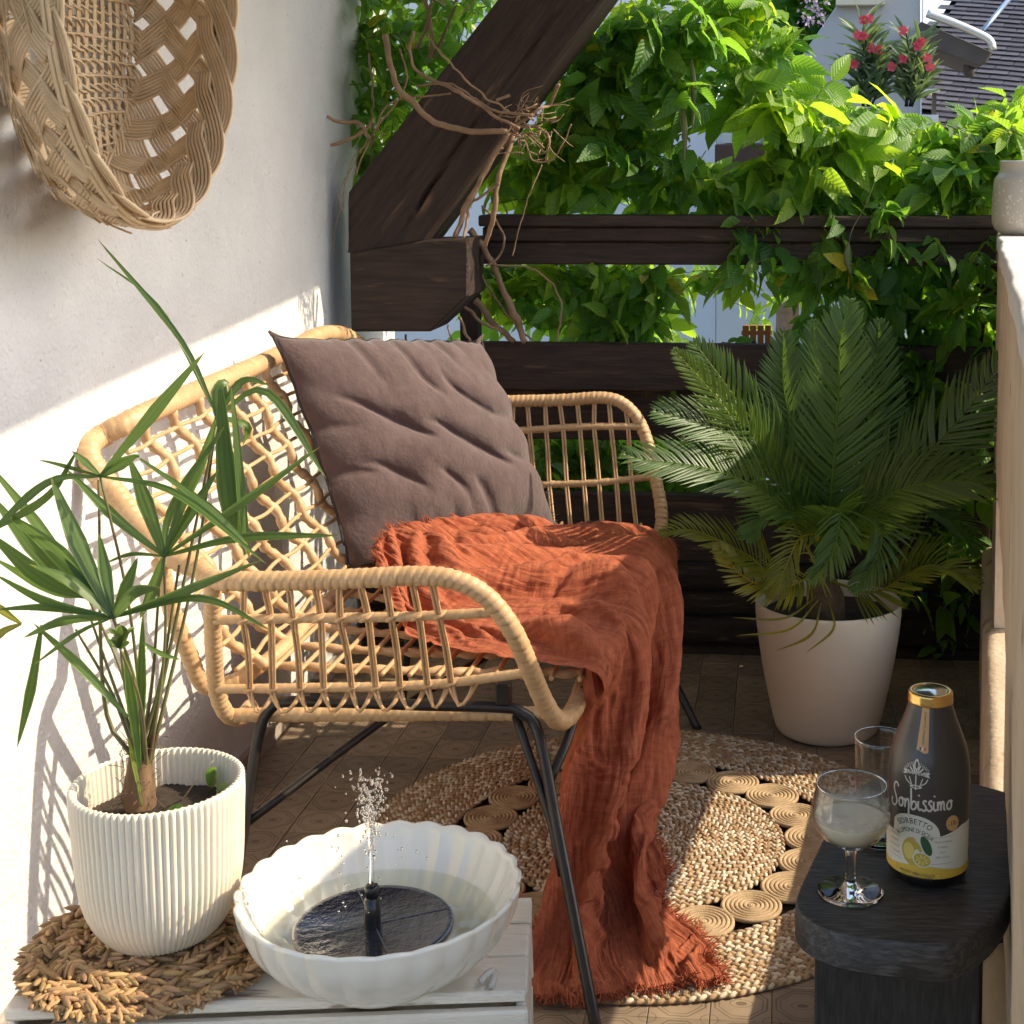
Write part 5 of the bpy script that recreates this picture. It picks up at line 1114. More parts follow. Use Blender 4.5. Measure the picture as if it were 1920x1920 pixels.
# paper strip from the cap down the neck
def strip(u0, u1, m, lift, v0=.168, v1=.2125): region('seal_strip', m, None, lambda u: v0 - .0015 * math.cos((u + .001) * 300) + (.0), lambda u: v1, np.linspace(u0, u1, 9), lift, 14)
strip(-.0125, .0035, I_gold, .0006); strip(-.0100, -.0094, I_rib, .0008, .172); strip(.0004, .0010, I_rib, .0008, .172)
text('lettering', 'SORBETTO ITALIANO', .0050, -.0045, .192, I_dark, .0009, rot=-math.pi / 2, narrow=.68)
for k, m_ in enumerate((I_green, I_white, I_red)): poly_print('seal_flag', m_, [(-.0085 + k * .0028, .1695), (-.0057 + k * .0028, .1695), (-.0057 + k * .0028, .1725), (-.0085 + k * .0028, .1725)], .0009)

# ---------------------------------------------------------------- lantern on the ledge
lc = Vector((.648, 3.76, 1.2005)); lan = empty('candle_holder', tuple(lc), 'cream ceramic candle holder pierced with small round holes on the parapet ledge', 'candle holder')
lp = spline([(a, b, 0) for a, b in [(.070, 0), (.084, .006), (.096, .018), (.1010, .040), (.1005, .080), (.0985, .120), (.0955, .142), (.0870, .156), (.0835, .168), (.0845, .186)]], 50)
M_lan = mat('cream_ceramic', (.60, .55, .47), (.55, .50, .42), 8, .35, coat=.3); M_hole = mat('pierced_hole', (.80, .78, .70), None, rough=.5); M_rimw = mat('white_glaze', (.8, .79, .75), None, rough=.3)
mb = MB(); lathe(mb, [(.066, -.0), (.068, .0)] + lp[:, :2].tolist(), tuple(lc), 80, cap0=True); mb.build('holder_body', M_lan, lan)
mb = MB(); lathe(mb, [(.0845, .186), (.0835, .1885), (.0815, .1870), (.0805, .170), (.092, .13), (.095, .06), (.07, .012), (.001, .010)], tuple(lc), 80); mb.build('holder_lining', M_rimw, lan)
for i in range(170):
    a = -math.pi * rng.uniform(.28, 1.15); z = .022 + .125 * rng.beta(1.3, 1.6); r = float(np.interp(z, lp[:, 1], lp[:, 0])) + .0004; s = rng.choice([.0016, .0022, .0030, .0036], p=[.35, .35, .2, .1])
    if i >= 110: continue
    c = np.array([math.cos(a) * r, math.sin(a) * r, z]); t1 = np.array([-math.sin(a), math.cos(a), 0]); 
    mb = MB(); V = [c + np.array([math.cos(a), math.sin(a), 0]) * .0008] + [c + t1 * math.cos(q) * s + np.array([0, 0, 1]) * math.sin(q) * s * 1.15 for q in np.linspace(0, 2 * math.pi, 10, endpoint=False)]
    mb.add(np.array(V) + np.array(lc), [(0, 1 + k, 1 + (k + 1) % 10) for k in range(10)]); mb.build('hole', M_hole, lan)
# ---------------------------------------------------------------- cycad in the cream pot
kc = at_z(1550, 1366, .006); kc.z = .006
cpot = empty('planter', tuple(kc), 'large smooth cream planter on the tiles by the parapet', 'planter')
pp = spline([(a, b, 0) for a, b in [(.112, 0), (.120, .004), (.128, .02), (.142, .08), (.156, .15), (.167, .22), (.1745, .28), (.1765, .322)]], 40)[:, :2]
mb = MB(); lathe(mb, pp.tolist() + [(.1750, .3255), (.1720, .3250), (.1700, .318), (.1690, .25)], tuple(kc), 96, cap0=True); mb.build('planter_body', M_cream, cpot)
mb = MB(); rr = np.linspace(0, .168, 16); A_ = np.linspace(0, 2 * math.pi, 40, endpoint=False); V = np.stack([rr[:, None] * np.cos(A_), rr[:, None] * np.sin(A_), np.zeros((16, 40))], -1).reshape(-1, 3); V[:, 2] = .285 + .008 * noise(V, 30, 3); mb.add(V + np.array(kc), grid_faces(16, 40, True)); o = mb.build('planter_soil', M_soil); props(o, 'dark soil filling the large cream planter', 'soil', kind='stuff')
M_cyc = palm_mat('cycad_leaf', (.060, .11, .026), (.095, .155, .035), (.34, .52, .05))
cyc = empty('cycad', (kc.x, kc.y, .30), 'dark green feathery cycad with arching fronds growing in the cream planter', 'palm')
KY = kc.y
def Cp(px, py, dy=0): return np.array(at_y(px, py, KY + dy))
crown = (1548, 1050)
M_cone = mat('cycad_crown', (.16, .10, .05), (.07, .045, .025), 40, .9, bump=.004, bscale=60)
mb = MB(); c0 = Cp(1548, 1120, 0); tube(mb, [c0 - V3(0, 0, .06), c0 + V3(0, 0, .03), c0 + V3(0, 0, .07)], [.05, .045, .015], 14, n=14); mb.build('crown', M_cone, cyc)
def frond(pts, leaf_len, lw, c=(1, 1, 1), lean=(0, 0, 0), n=46, start=.14, up=.5, side=None, vee=.35, curl=.12):
    """pts: (px,py,dy); leaflets stand in two rows along the rachis"""
    C = spline([Cp(*p) for p in pts], 90); T = np.gradient(C, axis=0); T /= np.linalg.norm(T, axis=1)[:, None]
    view = C[45] - np.array([0, 0, CAM_H]); view /= np.linalg.norm(view)
    face = -view * (1 - up) + np.array([0, 0, 1.0]) * up + np.array(lean); mb = MB(); tube(mb, C, [.0034, .0026, .0012], 5, n=50, c=np.array(c) * (1.5, 1.25, .8))
    for i in range(n):
        s = start + (1 - start) * (i + .5) / n; k = s * 89; j = int(k); p = C[j]; t = T[j]; f = face - t * np.dot(face, t); f /= np.linalg.norm(f); sd = np.cross(t, f)
        L = leaf_len * (math.sin(math.pi * min(1, .18 + .82 * s) ** .8) ** .55) * rng.uniform(.92, 1.06)
        for q in (-1, 1):
            if side and q != side: continue
            ang = R(58 - 26 * s + rng.normal(0, 3)); d = t * math.cos(ang) + (sd * q * math.cos(vee) + f * math.sin(vee)) * math.sin(ang); d /= np.linalg.norm(d)
            m1 = p + d * L * .5 + np.array([0, 0, -.0]); tip = p + d * L + t * L * curl - f * L * .08 + np.array([0, 0, -L * .06])
            W = np.cross(d, f); W /= np.linalg.norm(W); w2 = lw * .66; cc = np.array(c) * rng.uniform(.8, 1.2)
            a0, a1, a2 = p, p * .25 + m1 * .75 + f * .001, m1 * .45 + tip * .55
            V = [a0 - W * w2 * .5, a0 + W * w2 * .5, a1 - W * w2, a1 + W * w2, a2 - W * w2 * .8, a2 + W * w2 * .8, tip, a1 + f * w2 * .5, a2 + f * w2 * .4]
            mb.add(V, [(0, 2, 7), (0, 7, 1), (1, 7, 3), (2, 4, 8, 7), (7, 8, 5, 3), (4, 6, 8), (8, 6, 5)], cc)
    return mb.build('frond', M_cyc, cyc)
B0 = (1546, 1040, 0)
frond([B0, (1420, 850, -.06), (1330, 730, -.10), (1262, 655, -.12)], .115, .0055, (1.25, 1.2, 1.0), up=.15, vee=.5, side=None)
frond([B0, (1500, 880, .02), (1420, 800, .03), (1345, 700, .04), (1300, 640, .05)], .15, .0055, (1.1, 1.15, 1), up=.2, n=50)
frond([B0, (1440, 930, -.12), (1330, 880, -.18), (1210, 862, -.22), (1168, 850, -.22)], .15, .0055, (.9, 1.0, 1.1), up=.5, n=52)
frond([B0, (1475, 930, -.03), (1400, 830, -.08), (1300, 790, -.12), (1225, 770, -.14)], .15, .005, (.9, 1.0, 1.05), up=.45, n=50)
frond([B0, (1500, 860, .03), (1470, 730, .06), (1468, 620, .09)], .13, .0055, (.85, .95, 1), up=.1, n=50)
frond([B0, (1562, 880, -.02), (1572, 740, -.01), (1575, 640, .0), (1592, 562, .02)], .155, .006, (1.0, 1.1, 1), up=.06, n=60, vee=.12)
frond([B0, (1540, 860, .05), (1530, 720, .08), (1525, 600, .12)], .12, .005, (.85, 1.0, 1), up=.1, n=50)
frond([B0, (1620, 850, .06), (1640, 720, .10), (1648, 600, .14)], .14, .005, (.85, .95, .95), up=.1, n=50)
frond([B0, (1640, 940, -.02), (1740, 850, .00), (1820, 760, .02), (1880, 670, .04)], .175, .0055, (1.05, 1.0, .9), up=.25, n=58, vee=.2)
frond([B0, (1650, 940, -.10), (1740, 905, -.14), (1830, 905, -.16), (1868, 925, -.16)], .165, .0055, (1.05, 1.0, .9), up=.5, n=58, vee=.25)
frond([B0, (1650, 960, -.02), (1720, 950, -.02), (1800, 990, -.02), (1830, 1040, -.02)], .12, .005, (.7, .85, .9), up=.6, n=44)
frond([(1560, 1090, -.04), (1640, 1110, -.08), (1740, 1060, -.12), (1835, 1095, -.14)], .12, .005, (1.5, 1.05, .6), up=.55, n=44)
frond([(1545, 1070, -.04), (1470, 1095, -.10), (1400, 1040, -.14), (1300, 995, -.18), (1240, 1000, -.2)], .11, .0048, (1.5, 1.1, .6), up=.55, n=42)
frond([(1545, 1070, -.06), (1470, 1100, -.14), (1400, 1085, -.18), (1340, 1020, -.2)], .085, .0048, (2.3, 1.35, .7), up=.4, n=34)
frond([B0, (1560, 970, -.14), (1575, 960, -.20), (1560, 1040, -.26), (1520, 1090, -.27)], .11, .005, (.95, 1.05, 1), up=.6, n=44)
frond([B0, (1590, 985, -.10), (1640, 970, -.16), (1650, 1030, -.2), (1600, 1110, -.22)], .10, .005, (.8, .9, .9), up=.5, n=42)
frond([B0, (1500, 970, -.08), (1440, 960, -.14), (1400, 1010, -.18)], .11, .005, (.9, 1.05, 1), up=.55, n=40)
frond([(1550, 1080, -.04), (1540, 1010, -.12), (1500, 1010, -.18), (1470, 1070, -.2), (1440, 1120, -.2)], .08, .0045, (1.9, 1.3, .7), up=.5, n=34)
frond([B0, (1540, 940, .06), (1490, 860, .12), (1430, 760, .16)], .13, .005, (.8, .95, 1), up=.2, n=46)
for a in (((1530, 1120, -.12), (1470, 1160, -.19), (1372, 1158, -.22)), ((1535, 1125, -.12), (1480, 1180, -.19), (1380, 1192, -.22)), ((1540, 1130, -.14), (1520, 1190, -.2), (1452, 1222, -.2)), ((1555, 1130, -.14), (1562, 1180, -.19), (1510, 1225, -.2)), ((1550, 1120, -.14), (1520, 1040, -.16), (1480, 1050, -.18)), ((1560, 1120, -.12), (1500, 1000, -.14), (1470, 960, -.15))):
    mb = MB(); blade(mb, *[Cp(*q) for q in a], .0075, c=(2.6, 1.5, .7), pleats=1); mb.build('dry_leaflet', M_cyc, cyc)

# ---------------------------------------------------------------- climbing vine
def leaf_mat():
    m = palm_mat('vine_leaf', (.055, .13, .020), (.095, .19, .03), (.44, .76, .055)); nt = m.node_tree
    [n for n in nt.nodes if n.type == 'MIX_SHADER'][0].inputs[0].default_value = .45
    b = [n for n in nt.nodes if n.type == 'BSDF_PRINCIPLED'][0]; b.inputs['Roughness'].default_value = .5
    uv = nt.nodes.new('ShaderNodeUVMap'); uv.uv_map = 'leaf'; sp = nt.nodes.new('ShaderNodeSeparateXYZ'); nt.links.new(uv.outputs[0], sp.inputs[0])
    ab = nt.nodes.new('ShaderNodeMath'); ab.operation = 'ABSOLUTE'; nt.links.new(sp.outputs[1], ab.inputs[0])
    ma = nt.nodes.new('ShaderNodeMath'); ma.operation = 'MULTIPLY_ADD'; ma.inputs[1].default_value = -1.1; nt.links.new(ab.outputs[0], ma.inputs[0]); nt.links.new(sp.outputs[0], ma.inputs[2])
    mu = nt.nodes.new('ShaderNodeMath'); mu.operation = 'MULTIPLY'; mu.inputs[1].default_value = 52; nt.links.new(ma.outputs[0], mu.inputs[0]); sn = nt.nodes.new('ShaderNodeMath'); sn.operation = 'SINE'; nt.links.new(mu.outputs[0], sn.inputs[0])
    bp = nt.nodes.new('ShaderNodeBump'); bp.inputs['Distance'].default_value = .0006; bp.inputs['Strength'].default_value = .8; nt.links.new(sn.outputs[0], bp.inputs['Height']); nt.links.new(bp.outputs[0], b.inputs['Normal'])
    t = [n for n in nt.nodes if n.type == 'BSDF_TRANSLUCENT'][0]; nt.links.new(bp.outputs[0], t.inputs['Normal']); return m
M_leaf = leaf_mat()
def leaf_shape(seed):
    """unit leaflet along +x: pointed oval folded along its midrib, its edge waved"""
    r = np.random.default_rng(seed); xs = np.array([0, .10, .28, .50, .72, .88, 1.0]); hw = np.array([.02, .17, .25, .235, .155, .07, .0]) * r.uniform(.85, 1.15)
    dr = r.uniform(.10, .40); fo = r.uniform(.15, .55); tw = r.uniform(-.5, .5); V = []; U = []
    for x, h in zip(xs, hw):
        z = -dr * x * x; a = tw * x
        for q in (-1, 0, 1):
            y = q * h * math.cos(fo); zz = z + abs(q) * h * math.sin(fo) + (.02 * math.sin(x * 14 + q + seed) if q else 0); V.append((x, y * math.cos(a) - (zz - z) * math.sin(a), z + y * math.sin(a) + (zz - z) * math.cos(a))); U.append((x, q * h))
    F = grid_faces(len(xs), 3); return np.array(V), F, np.array(U)
SH = [leaf_shape(i) for i in range(8)]
def leaf_mesh(V, F, U, C=None, name='leaf'):
    me = bpy.data.meshes.new(name); me.from_pydata(V.tolist(), [], F.tolist()); me.materials.append(M_leaf); me.shade_smooth()
    a = me.color_attributes.new('tint', 'FLOAT_COLOR', 'POINT'); C = np.ones((len(V), 3)) if C is None else C; a.data.foreach_set('color', np.concatenate([C, np.ones((len(V), 1))], 1).ravel())
    uv = me.uv_layers.new(name='leaf'); li = np.zeros(len(me.loops), int); me.loops.foreach_get('vertex_index', li); uv.data.foreach_set('uv', U[li].ravel()); return me
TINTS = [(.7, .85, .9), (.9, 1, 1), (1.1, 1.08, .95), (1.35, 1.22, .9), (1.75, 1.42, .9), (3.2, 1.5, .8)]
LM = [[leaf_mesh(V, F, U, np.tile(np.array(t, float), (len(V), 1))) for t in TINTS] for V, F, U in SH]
def vine(label, sprays, n_parts=300):
    """sprays: (root point, direction, length, leaflet size, tint index); returns the vine with single leaves and one joined remainder"""
    root = empty('climbing_vine', tuple(sprays[0][0]), label, 'vine'); L = []
    st = MB()
    for p, d, ln, sz, ti in sprays:
        p = np.array(p, float); d = np.array(d, float); d /= np.linalg.norm(d); k = int(rng.integers(3, 6)); C = [p]; v = d.copy()
        for _ in range(8): v = v + np.array([0, 0, -.10]) + rng.normal(0, .04, 3); v /= np.linalg.norm(v); C.append(C[-1] + v * ln / 8)
        C = np.array(C); tube(st, C, [.0016, .0008], 4, n=9, cap=False, c=(.9, 1, .6)); sdv = np.cross(v, rng.normal(0, 1, 3)); sdv /= np.linalg.norm(sdv)
        upv = np.cross(sdv, d); upv = upv if upv[2] > 0 else -upv; sdv = np.cross(d, upv); sdv /= np.linalg.norm(sdv) + 1e-9
        for i in range(k):
            s = .15 + .8 * i / k; j = s * 8; a = int(j); q = C[a] + (C[min(a + 1, 8)] - C[a]) * (j - a); t = C[min(a + 1, 8)] - C[max(a - 1, 0)]; t /= np.linalg.norm(t)
            for sg in (-1, 1):
                dd = t * .55 + sdv * sg * .9 + np.array([0, 0, -.38]) + rng.normal(0, .22, 3); L.append((q, dd, sz * rng.uniform(.55, 1.3), upv * .6 + np.array([.55, -.45, .3]) + rng.normal(0, .4, 3), ti))
        L.append((C[-1], t, sz * 1.15, upv, ti))
    Ls = []
    for q, dd, sz, up, ti in L:
        dd = dd / np.linalg.norm(dd); y = np.cross(up, dd); y /= np.linalg.norm(y) + 1e-9; z = np.cross(dd, y); Ls.append((q, np.stack([dd, y, z], 1), sz, int(rng.integers(0, 8)), 5 if rng.random() < .012 else int(np.clip(ti + rng.integers(-1, 2), 0, 4))))
    key = [l[0][1] / l[2] + (99 if abs((l[0][0] + .05 * l[0][1])) > 5 else 0) for l in Ls]; order = np.argsort(key)
    for i in order[:n_parts]:
        q, Mx, sz, sh, ti = Ls[i]; o = bpy.data.objects.new('leaf', LM[sh][ti]); col.objects.link(o); o.parent = root; o.matrix_parent_inverse = Matrix.Translation(-root.location)
        m = Matrix([list(r) + [0] for r in Mx] + [[0, 0, 0, 1]]); o.matrix_basis = Matrix.Translation(q) @ m @ Matrix.Scale(sz, 4)
    if len(Ls) > n_parts:
        VV, FF, UU, CC = [], [], [], []; k = 0
        for i in order[n_parts:]:
            q, Mx, sz, sh, ti = Ls[i]; V, F, U = SH[sh]; VV.append(V @ Mx.T * sz + q); FF.append(F + k); UU.append(U); CC.append(np.tile(np.array(TINTS[ti], float), (len(V), 1))); k += len(V)
        o = link('foliage', leaf_mesh(np.concatenate(VV), np.concatenate(FF), np.concatenate(UU), np.concatenate(CC), 'foliage'), root); o['kind'] = 'stuff'
    o = st.build('tendrils', mat('green_tendril', (.12, .16, .04), None) if 'green_tendril' not in bpy.data.materials else bpy.data.materials['green_tendril'], root); o['kind'] = 'stuff'
    return root
def inpoly(x, y, P):
    c = False; j = len(P) - 1
    for i in range(len(P)):
        if (P[i][1] > y) != (P[j][1] > y) and x < (P[j][0] - P[i][0]) * (y - P[i][1]) / (P[j][1] - P[i][1]) + P[i][0]: c = not c
        j = i
    return c
def scatter(poly, n, y0, y1, size, ln=(.10, .2), tints=(0, 5), bias=(0, 0, 0), holes=()):
    xs = [p[0] for p in poly]; ys = [p[1] for p in poly]; out = []
    while len(out) < n:
        x, y = rng.uniform(min(xs), max(xs)), rng.uniform(min(ys), max(ys))
        if not inpoly(x, y, poly): continue
        if any(((x - h[0]) / h[2]) ** 2 + ((y - h[1]) / h[3]) ** 2 < 1 for h in holes): continue
        Yd = rng.uniform(y0, y1); p = at_y(x, y, Yd); d = np.array([rng.normal(0, .9), rng.normal(-.35, .5), rng.normal(.1, .4)]) + np.array(bias)
        l = rng.uniform(*ln); d /= np.linalg.norm(d); out.append((np.array(p) - d * l * .45 + np.array([0, 0, .012]), d, l, rng.uniform(*size), int(rng.integers(*tints))))
    return out
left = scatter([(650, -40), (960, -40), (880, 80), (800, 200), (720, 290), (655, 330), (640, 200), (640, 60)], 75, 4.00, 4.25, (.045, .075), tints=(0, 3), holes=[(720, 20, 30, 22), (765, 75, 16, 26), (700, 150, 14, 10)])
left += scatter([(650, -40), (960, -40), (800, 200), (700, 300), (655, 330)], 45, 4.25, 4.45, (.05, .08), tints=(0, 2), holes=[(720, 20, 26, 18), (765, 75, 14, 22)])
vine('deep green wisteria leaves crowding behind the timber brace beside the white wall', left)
Hh = [(1330, 130, 40, 26), (1232, 185, 36, 26), (1315, 265, 56, 60), (1395, 245, 62, 46), (1375, 305, 26, 15), (960, 355, 12, 14), (1392, 345, 12, 26), (1175, 190, 10, 18)]
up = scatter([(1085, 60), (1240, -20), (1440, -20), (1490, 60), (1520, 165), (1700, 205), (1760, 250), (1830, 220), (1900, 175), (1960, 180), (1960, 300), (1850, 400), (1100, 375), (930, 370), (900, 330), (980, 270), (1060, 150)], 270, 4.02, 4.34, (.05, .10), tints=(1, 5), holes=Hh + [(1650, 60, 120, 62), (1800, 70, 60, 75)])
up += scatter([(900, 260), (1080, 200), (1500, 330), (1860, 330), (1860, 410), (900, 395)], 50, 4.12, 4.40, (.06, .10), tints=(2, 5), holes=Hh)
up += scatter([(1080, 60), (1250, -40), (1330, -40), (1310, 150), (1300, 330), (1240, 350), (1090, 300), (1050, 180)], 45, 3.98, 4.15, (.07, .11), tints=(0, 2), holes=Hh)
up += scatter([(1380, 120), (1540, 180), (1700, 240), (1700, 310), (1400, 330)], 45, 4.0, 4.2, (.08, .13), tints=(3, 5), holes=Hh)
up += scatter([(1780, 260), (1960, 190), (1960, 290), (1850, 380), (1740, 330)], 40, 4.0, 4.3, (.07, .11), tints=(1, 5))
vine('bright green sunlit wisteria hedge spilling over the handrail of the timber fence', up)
H2 = [(1310, 575, 85, 62), (1430, 545, 60, 42), (1350, 635, 90, 34), (1268, 640, 50, 32)]
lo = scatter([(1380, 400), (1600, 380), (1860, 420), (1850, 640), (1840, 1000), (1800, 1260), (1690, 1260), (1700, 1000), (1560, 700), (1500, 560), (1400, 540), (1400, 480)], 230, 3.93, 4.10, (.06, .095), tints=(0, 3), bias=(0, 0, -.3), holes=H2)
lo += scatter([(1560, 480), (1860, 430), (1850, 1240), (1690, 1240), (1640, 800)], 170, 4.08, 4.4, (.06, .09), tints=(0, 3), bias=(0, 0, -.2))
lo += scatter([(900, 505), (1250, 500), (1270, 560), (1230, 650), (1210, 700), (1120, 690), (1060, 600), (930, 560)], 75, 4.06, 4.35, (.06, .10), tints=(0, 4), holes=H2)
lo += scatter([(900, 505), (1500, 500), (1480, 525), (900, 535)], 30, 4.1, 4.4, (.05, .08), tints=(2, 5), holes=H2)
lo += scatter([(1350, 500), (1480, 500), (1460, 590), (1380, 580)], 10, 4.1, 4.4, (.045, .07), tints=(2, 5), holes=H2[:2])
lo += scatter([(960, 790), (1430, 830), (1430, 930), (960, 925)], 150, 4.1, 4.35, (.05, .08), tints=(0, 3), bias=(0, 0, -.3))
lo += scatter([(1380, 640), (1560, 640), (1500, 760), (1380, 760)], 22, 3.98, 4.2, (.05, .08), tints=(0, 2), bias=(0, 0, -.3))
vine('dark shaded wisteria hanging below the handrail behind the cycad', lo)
# woody stems
M_stem = mat('woody_stem', (.30, .19, .11), (.20, .125, .075), 30, .8, bump=.0015, bscale=110, stretch=(1, 1, 1))
stv = empty('woody_vine_stems', (-.70, 3.7, 1.2), 'tangled pale brown vine stems looped around the dark timber brace', 'vine')
ST_ = [([(722, 65), (740, 150), (775, 195), (820, 232), (880, 245), (952, 246)], .0075, 3.62), ([(775, 60), (770, 110), (800, 145), (860, 172), (925, 215), (975, 240)], .0045, 3.61), ([(780, 160), (850, 160), (920, 205), (1000, 215)], .0035, 3.62),
       ([(800, 65), (830, 105), (900, 175), (955, 210)], .0028, 3.60), ([(845, 175), (740, 190), (710, 230), (718, 250)], .0022, 3.61), ([(930, 190), (955, 180)], .0045, 3.62), ([(950, 250), (905, 330), (868, 400), (852, 445)], .0070, 3.70),
       ([(960, 255), (940, 320), (925, 400), (910, 460)], .0065, 3.74), ([(935, 345), (900, 370), (880, 385), (870, 445)], .0040, 3.70), ([(882, 430), (920, 490), (950, 560), (985, 640)], .0090, 3.92), ([(905, 385), (945, 440), (935, 480), (910, 500)], .0030, 3.85),
       ([(890, 560), (930, 610), (965, 640)], .0085, 3.95), ([(925, 495), (1000, 505), (1050, 560), (1045, 640)], .0026, 3.9), ([(890, 495), (960, 600), (1000, 640)], .0030, 3.93), ([(870, 575), (900, 600), (940, 625)], .0045, 3.9), ([(860, 595), (880, 640), (895, 645)], .0040, 3.85),
       ([(665, 330), (700, 250), (760, 160), (750, 90)], .0022, 3.70), ([(640, 400), (660, 300), (720, 250)], .0012, 3.66), ([(636, 385), (640, 350), (690, 260)], .0011, 3.66), ([(625, 470), (635, 400), (655, 320)], .0008, 3.67),
       ([(614, 216), (640, 228), (672, 232), (690, 260)], .0048, 3.62), ([(620, 272), (655, 262), (690, 240), (700, 225)], .0044, 3.63), ([(960, 240), (1010, 205), (1030, 195), (1048, 158)], .0042, 3.66), ([(965, 235), (1010, 240), (1030, 262), (1025, 300)], .0034, 3.68),
       ([(980, 250), (1000, 300), (1040, 295), (1072, 232)], .0020, 3.7), ([(1015, 310), (1000, 350), (985, 385), (960, 480)], .0016, 3.8), ([(965, 210), (1040, 195), (1075, 185)], .0012, 3.7), ([(860, 30), (890, 0), (895, -30)], .0015, 3.62), ([(790, -20), (810, 60), (805, 110)], .0055, 3.95), ([(815, -20), (800, 50), (780, 90)], .0045, 3.95), ([(860, -20), (835, 60), (800, 120)], .0040, 3.98),
       ([(693, 400), (700, 180), (690, 100)], .0028, 3.9), ([(760, 628), (765, 660), (770, 680)], .0028, 3.9), ([(840, 610), (845, 650), (820, 665)], .0022, 3.85)]
for pts, r, y in ST_:
    P = [np.array(at_y(a, b, y + rng.uniform(-.02, .02))) for a, b in pts]; C = spline(P, 36); C += noise(C, 40, 2)[:, None] * .004 + np.stack([noise(C + 5, 22, 1), noise(C + 9, 22, 1), noise(C + 2, 22, 1)], 1) * r * .6
    mb = MB(); rr = [r * (1 + .25 * q) for q in noise(C[::4] * 3 + 1, 30, 1)]; tube(mb, C, rr, 8, n=60); mb.build('stem', M_stem, stv)
mb = MB()
for i in range(70):
    p = np.array(at_y(rng.normal(990, 22), rng.normal(238, 28), 3.67 + rng.uniform(-.04, .04))); d = rng.normal(0, 1, 3); d /= np.linalg.norm(d); l = rng.uniform(.02, .07); tube(mb, [p, p + d * l * .5 + rng.normal(0, .006, 3), p + d * l], [.0022, .0008], 5, n=6)
mb.build('twigs', M_stem, stv)['kind'] = 'stuff'
M_pod = mat('seed_pod', (.16, .18, .07), (.10, .11, .05), 20, .6)
for i, (a, y, lab) in enumerate(((((1650, 310), (1625, 380), (1598, 430), (1592, 455)), 3.9, 'pale pointed wisteria pod on a long stalk over the handrail'), (((1280, 60), (1270, 120), (1272, 200), (1280, 250)), 3.97, 'dark hanging wisteria pod at the left of the pair'), (((1297, 110), (1296, 160), (1299, 200), (1300, 235)), 3.97, 'dark hanging wisteria pod at the right of the pair'))):
    mb = MB(); P = [at_y(p, q, y) for p, q in a]; tube(mb, P, [.0012, .0012], 5, n=24)
    e = [at_y(*q, y) for q in (((1592, 452), (1588, 485), (1596, 517)), ((1280, 190), (1284, 250), (1283, 302)), ((1298, 110), (1301, 170), (1299, 240)))[i]]; tube(mb, e, [.001, .009, .0075, .001] if i == 0 else [.001, .007, .008, .006, .001], 8, n=20, flat=.45)
    props(mb.build('seed_pod', M_pod), lab, 'seed pod')

# ---------------------------------------------------------------- beyond the fence
M_hw = mat('house_render', (.72, .73, .74), (.66, .67, .69), 1.2, .9); M_hg = mat('grey_render', (.42, .43, .44), (.38, .39, .40), 2, .9); M_win = mat('window_glass', (.02, .022, .025), None, rough=.1); M_tb = mat('house_timber', (.10, .06, .045), (.07, .04, .03), 3, .8); M_slate = mat('slate', (.045, .043, .050), (.075, .072, .082), 4, .5, tint=True, bump=.004, bscale=20); M_blind = mat('white_blind', (.75, .75, .72), None)
def wbox(name, p0, p1, y0, y1, m, parent=None, bev=0):
    """box whose near face spans two picture corners at depth y0"""
    a = at_y(*p0, y0); b = at_y(*p1, y0); mb = MB(); box(mb, (min(a.x, b.x), y0, min(a.z, b.z)), (max(a.x, b.x), y1, max(a.z, b.z)), bev=bev); return mb.build(name, m, parent, False)
hA = empty('white_house', (-1.5, 13, -6.2), 'white rendered house seen in gaps of the vine behind the fence', 'house')
wbox('wall', (-300, 3200), (1345, -420), 13, 17, M_hw, hA)
wbox('window', (1170, 150), (1245, 230), 12.96, 13.0, M_win, hA)
hB = empty('timbered_house', (1, 11, -6.2), 'house with dark timber balcony and white framed window behind the sunlit hedge', 'house')
wbox('wall', (1335, 2800), (1740, 175), 11, 14, M_hw, hB); wbox('beam', (1340, 316), (1560, 270), 10.8, 10.99, M_tb, hB, .01); wbox('beam', (1370, 214), (1600, 183), 10.8, 10.99, M_tb, hB, .01); wbox('beam', (1470, 270), (1530, 214), 10.82, 10.99, M_tb, hB, .01)
fr = wbox('window', (1350, 270), (1432, 214), 10.93, 10.985, M_hw, hB)
for i, (x0, x1) in enumerate(((1357, 1388), (1394, 1426))):
    wbox('pane', (x0, 247), (x1, 217), 10.90, 10.925, M_win, fr); wbox('blind', (x0, 268), (x1, 249), 10.90, 10.925, M_blind, fr)
wbox('beam', (1340, 690), (1600, 480), 10.86, 10.99, M_tb, hB, .01) if False else None
hC = empty('grey_gable_house', (1.5, 8, -6.2), 'plain light grey gable wall with a white edge above the oleander', 'house')
a = [at_y(*q, 8.0) for q in ((1478, 140), (1590, -20), (1640, -90), (1727, -90), (1727, 420), (1478, 420))]; mb = MB(); prism(mb, [(p.x, p.z) for p in a], 8.0, 10.2, .01); mb.build('wall', M_hg, hC, smooth=False)
wbox('corner_trim', (1724, 420), (1731, -90), 7.98, 8.0, M_hw, hC); wbox('window_sill', (1568, 9), (1660, -30), 7.92, 7.998, mat('sill', (.6, .55, .42), None), hC)
hD = empty('slate_roof_house', (2.6, 9, -6.2), 'neighbouring house with a dark slate roof and a grey dormer hood', 'house')
